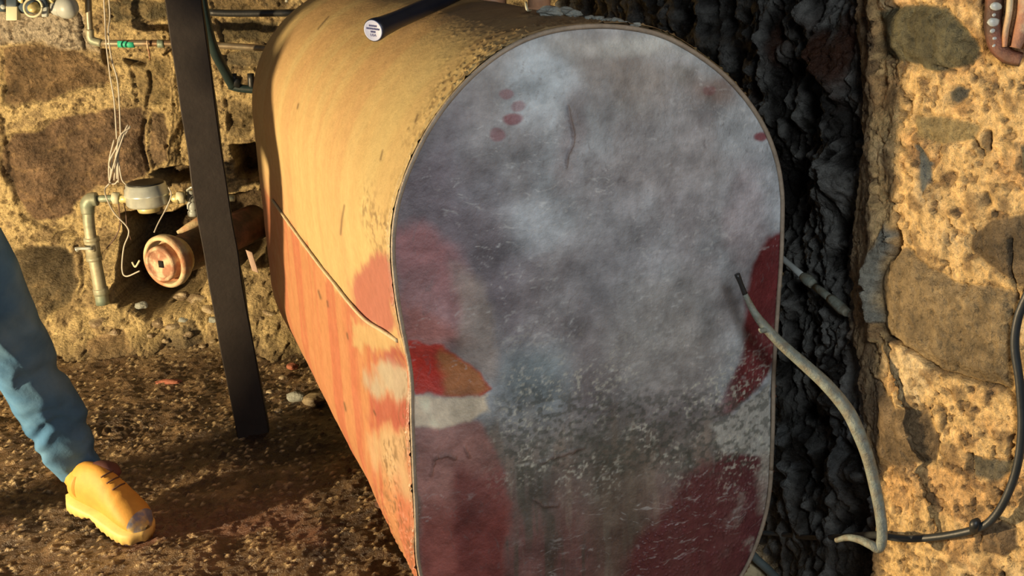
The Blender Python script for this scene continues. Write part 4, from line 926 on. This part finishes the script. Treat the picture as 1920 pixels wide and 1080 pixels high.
def boot(base, fdir, pitch, ankle, tagname='boot'):
    # base = ground point under the ball of the foot; local x along the foot, heel lifted by pitch
    f = np.array([fdir[0]*math.cos(pitch), fdir[1]*math.cos(pitch), -math.sin(pitch)])
    s = np.cross((0, 0, 1), fdir); s /= np.linalg.norm(s); u_ = np.cross(f, s)
    def W(x, y, z): return base+f*x+s*y+u_*z
    # outline half width along x (ball at 0, heel -.20, toe +.095)
    xs = np.array([-.205, -.195, -.17, -.13, -.08, -.03, .02, .055, .08, .093, .097])
    wd = np.array([.014, .031, .040, .040, .040, .047, .053, .051, .039, .022, .004])
    cy = np.array([0, 0, 0, 0, .002, .003, .002, 0, -.002, -.003, -.003])
    tp = np.array([.09, .12, .150, .165, .168, .146, .116, .098, .082, .06, .042])
    zb = .03
    n = 26; V = []; Fc = []; X = np.linspace(-.205, .097, 44)
    Wd = np.interp(X, xs, wd); Cy = np.interp(X, xs, cy); Tp = np.interp(X, xs, tp)
    Wd = np.convolve(np.pad(Wd, 2, 'edge'), np.ones(5)/5, 'valid'); Tp = np.convolve(np.pad(Tp, 3, 'edge'), np.ones(7)/7, 'valid')
    for i, x in enumerate(X):
        for k in range(n):
            a = 2*math.pi*k/n; ca, sa = math.cos(a), math.sin(a)
            hh = (Tp[i]-zb)/2; yy = Wd[i]*(abs(ca)**.8)*(1 if ca > 0 else -1); zz = zb+hh+hh*(abs(sa)**.85)*(1 if sa > 0 else -1)
            if sa > 0: yy *= 1-.28*sa
            cr = .0018*math.sin(x*210)*max(0, sa)*math.exp(-((x+.015)/.035)**2)
            V.append(W(x, Cy[i]+yy, zz+cr))
    for i in range(len(X)-1):
        for k in range(n): Fc.append((i*n+k, (i+1)*n+k, (i+1)*n+(k+1) % n, i*n+(k+1) % n))
    Fc += [tuple(range(n)), tuple(len(X)*n-1-k for k in range(n))]
    up_ = mesh(tagname, V, Fc, MAT['boot'], person)
    # shaft
    b0 = W(-.135, 0, .09); b1 = ankle+np.array([0, 0, .05]); b1 = b0+(b1-b0)/np.linalg.norm(b1-b0)*.13
    V, Fc = tube_geo(spline([b0, (b0+b1)/2, b1], 6), [.050, .050, .050, .050], 26)
    mesh('boot_shaft', V, Fc, MAT['boot'], up_)
    V, Fc = tube_geo(spline([b0+(b1-b0)*.62+f*.004, b1-(b1-b0)*.15, b1], 6), [.048, .054, .055, .05], 26)
    mesh('padded_collar', V, Fc, MAT['bootdark'], up_)
    # sole with heel block and lugs
    XS = np.linspace(-.208, .101, 60); WS = np.interp(XS, xs, wd)+.006; CS = np.interp(XS, xs, cy); WS = np.convolve(np.pad(WS, 2, 'edge'), np.ones(5)/5, 'valid')
    V = []; Fc = []
    for i, x in enumerate(XS):
        arch = .016*math.exp(-((x+.085)/.028)**2); lug = .004 if int((x+.3)/.011) % 2 else 0
        toe = .012*max(0, (x-.04)/.06)**2
        for yy, zz in ((-1, .036), (-1.03, .022), (-1, .002+lug), (-.8, lug), (.8, lug), (1, .002+lug), (1.03, .022), (1, .036)):
            V.append(W(x, CS[i]+yy*WS[i], zz+(arch if zz < .02 else 0)+toe))
    for i in range(len(XS)-1):
        for k in range(8): Fc.append((i*8+k, (i+1)*8+k, (i+1)*8+(k+1) % 8, i*8+(k+1) % 8))
    Fc += [tuple(range(8)), tuple(len(XS)*8-1-k for k in range(8))]
    mesh('sole', V, Fc, MAT['sole'], up_)['label'] = 'pale yellow lugged sole'
    # scuffed toe cap: thin shell over the toe
    V = []; Fc = []; X2 = np.linspace(.066, .099, 12); q = 0
    for i, x in enumerate(X2):
        wv = np.interp(x, X, Wd)+.0015; tv = np.interp(x, X, Tp)+.0015; cv = np.interp(x, X, Cy)
        if x > .096: wv *= .5
        for k in range(n):
            a = 2*math.pi*k/n; ca, sa = math.cos(a), math.sin(a); hh = (tv-zb)/2
            yy = wv*(abs(ca)**.8)*(1 if ca > 0 else -1); zz = zb+hh+hh*(abs(sa)**.85)*(1 if sa > 0 else -1)
            if sa > 0: yy *= 1-.28*sa
            V.append(W(x, cv+yy, zz))
    for i in range(11):
        for k in range(n): Fc.append((i*n+k, (i+1)*n+k, (i+1)*n+(k+1) % n, i*n+(k+1) % n))
    Fc.append(tuple(11*n+k for k in range(n)))
    mesh('toe_cap', V, Fc, MAT['scuff'], up_)['label'] = 'scuffed grey toe cap'
    V, Fc = blob_geo(W(-.100, .016, .140), .040, 3, .05, 3, (1.4, .8, .8)); mesh('instep_shade', V, Fc, MAT['bootdark'], up_)  # dark brown blob stands in for shade on top of the boot
    for j in range(3):
        x = -.06+j*.022; z = np.interp(x, X, Tp)+.002
        tube('lace', [W(x, -.022, z-.007), W(x+.006, 0, z), W(x, .022, z-.007)], .0024, MAT['lace'], up_, n=4, sides=8)
    return W
boot(ball, fd, .17, ank)
knee = at(28, 655, 2.90); thigh = at(-62, 440, 2.68)
hip1 = np.array([-1.74, 2.80, .96]); pel = np.array([-1.83, 2.73, 1.03]); hip2 = np.array([-1.92, 2.66, .96])
foot2 = np.array([-2.28, 2.47, 0]); ank2 = foot2+np.array([-.10, .06, .13]); knee2 = np.array([-2.06, 2.58, .52])
def jeans_post(V, N_):
    px, py = project(V)
    a = np.clip((py-700)/150, 0, 1)*(V[:, 0] > -1.75)
    lf = V[:, 0] > -1.85
    fold = (ridge((px*.35+py*.95)/34+1.2*vn(px/50, py/50, 3), (px-py*.3)/120, 4, 2)-.6)*.03*a+(ridge((py-.9*px)/75, (px+py)/160, 9, 2)-.6)*.022*np.clip((py-560)/60, 0, 1)*lf
    kn = .012*np.exp(-(((py-690)+.35*(px-100))/14)**2)*(px > 30)*(V[:, 0] > -1.8)
    big = (fbm(V[:, 0]*9, V[:, 2]*9, 5)-.5)*.012
    d = fold-kn+big
    return V+N_*d[:, None]
cuff = at(158, 908, 3.06); cu2 = at(130, 845, 3.05); mid = at(95, 765, 3.02)
jv = [pel, hip1, (hip1+thigh)/2+np.array([0, 0, .02]), thigh, knee, mid, cu2, cuff, hip2, (hip2+knee2)/2, knee2, (knee2+ank2)/2, ank2]
je = [(0, 1), (1, 2), (2, 3), (3, 4), (4, 5), (5, 6), (6, 7), (0, 8), (8, 9), (9, 10), (10, 11), (11, 12)]
jr = [.125, .105, .105, .1, .090, .086, .074, .068, .105, .095, .078, .068, .062]
jn = skinned('jeans', jv, je, jr, MAT['denim'], person, 4, jeans_post); jn['label'] = 'faded blue denim trouser legs'
boot(foot2, np.array([.78, -.62, 0])/np.linalg.norm([.78, -.62]), .05, ank2)
ch = pel+np.array([.04, -.02, .42]); nk = ch+np.array([.02, 0, .15])
shl = np.array([.14, .11, .05]); shr = np.array([-.14, -.11, .05])
jv = [pel+np.array([0, 0, -.06]), pel+np.array([.02, 0, .24]), ch, nk, ch+shl, ch+shl+np.array([.03, .06, -.27]), ch+shl+np.array([.08, .03, -.49]), ch+shr, ch+shr+np.array([-.05, -.05, -.28]), ch+shr+np.array([.0, -.10, -.49])]
jk = skinned('jacket', jv, [(0, 1), (1, 2), (2, 3), (2, 4), (4, 5), (5, 6), (2, 7), (7, 8), (8, 9)], [(.18, .15), (.165, .13), (.16, .12), .06, .07, .055, .042, .07, .055, .042], MAT['coat'], person, 4)
def hand(w0, d):
    d = d/np.linalg.norm(d); s = np.cross(d, (0, 0, 1)); s /= np.linalg.norm(s); n_ = np.cross(s, d)
    vs = [w0, w0+d*.045]; es = [(0, 1)]; rs = [.026, .032]
    for j, (o_, L_) in enumerate(((-.03, .068), (-.01, .078), (.01, .073), (.029, .058))):
        a = w0+d*.085+s*o_; k = len(vs); vs += [a, a+d*L_*.5-n_*.006, a+d*L_-n_*.024]; es += [(1, k), (k, k+1), (k+1, k+2)]; rs += [.0105, .009, .0075]
    k = len(vs); vs += [w0+d*.05-s*.038-n_*.008, w0+d*.085-s*.052-n_*.016]; es += [(1, k), (k, k+1)]; rs += [.011, .0085]
    return skinned('hand', vs, es, rs, MAT['skin'], person, 2)
hand(jv[6]+np.array([.03, 0, -.02]), np.array([.6, .1, -.6])); hand(jv[9]+np.array([.03, 0, -.02]), np.array([.6, 0, -.6]))
hc = nk+np.array([.03, 0, .17]); fdr = np.array([.72, -.6, -.3]); fdr /= np.linalg.norm(fdr); sd = np.cross(fdr, (0, 0, 1)); sd /= np.linalg.norm(sd); uh = np.cross(sd, fdr)
def head_geo():
    bm = bmesh.new(); bmesh.ops.create_icosphere(bm, subdivisions=5, radius=1); V = []
    for v in bm.verts:
        x, y, z = v.co; r = 1-.12*max(0, -z)*(1-.3*max(0, x)); X, Y_, Z_ = x*.098*r, y*.077*r*(1-.18*max(0, -z)), z*.118
        X += .024*math.exp(-((y/.13)**2+((z+.08)/.2)**2))*(x > 0)+.006*math.exp(-((y/.3)**2+((z+.42)/.09)**2))*(x > 0)+.010*math.exp(-((y/.25)**2+((z+.8)/.15)**2))*(x > 0)
        for sg in (-1, 1): X -= .009*math.exp(-(((y-sg*.38)/.17)**2+((z-.08)/.12)**2))*(x > 0); Y_ += sg*.012*math.exp(-(((x+.05)/.16)**2+((z+.05)/.22)**2))*(sg*y > .6)
        V.append(hc+fdr*X+sd*Y_+uh*Z_)
    bm.verts.index_update(); Fc = [tuple(v.index for v in f.verts) for f in bm.faces]; bm.free(); return V, Fc
hd = mesh('head', *join(head_geo(), tube_geo(np.array([nk-np.array([0, 0, .06]), hc-uh*.06]), .055, 20)), MAT['skin'], person)
V, Fc = blob_geo(hc-fdr*.022+uh*.03, .102, 2, .03, 4, (1, .88, 1.06)); mesh('hair', V, Fc, MAT['hair'], hd)
for sg in (-1, 1):
    V, Fc = blob_geo(hc+fdr*.082+sd*sg*.03+uh*.01, .0115, 1, 0, 2); mesh('eye', V, Fc, surf('eye_white', (.6, .6, .58), .3, bumps=()), hd)
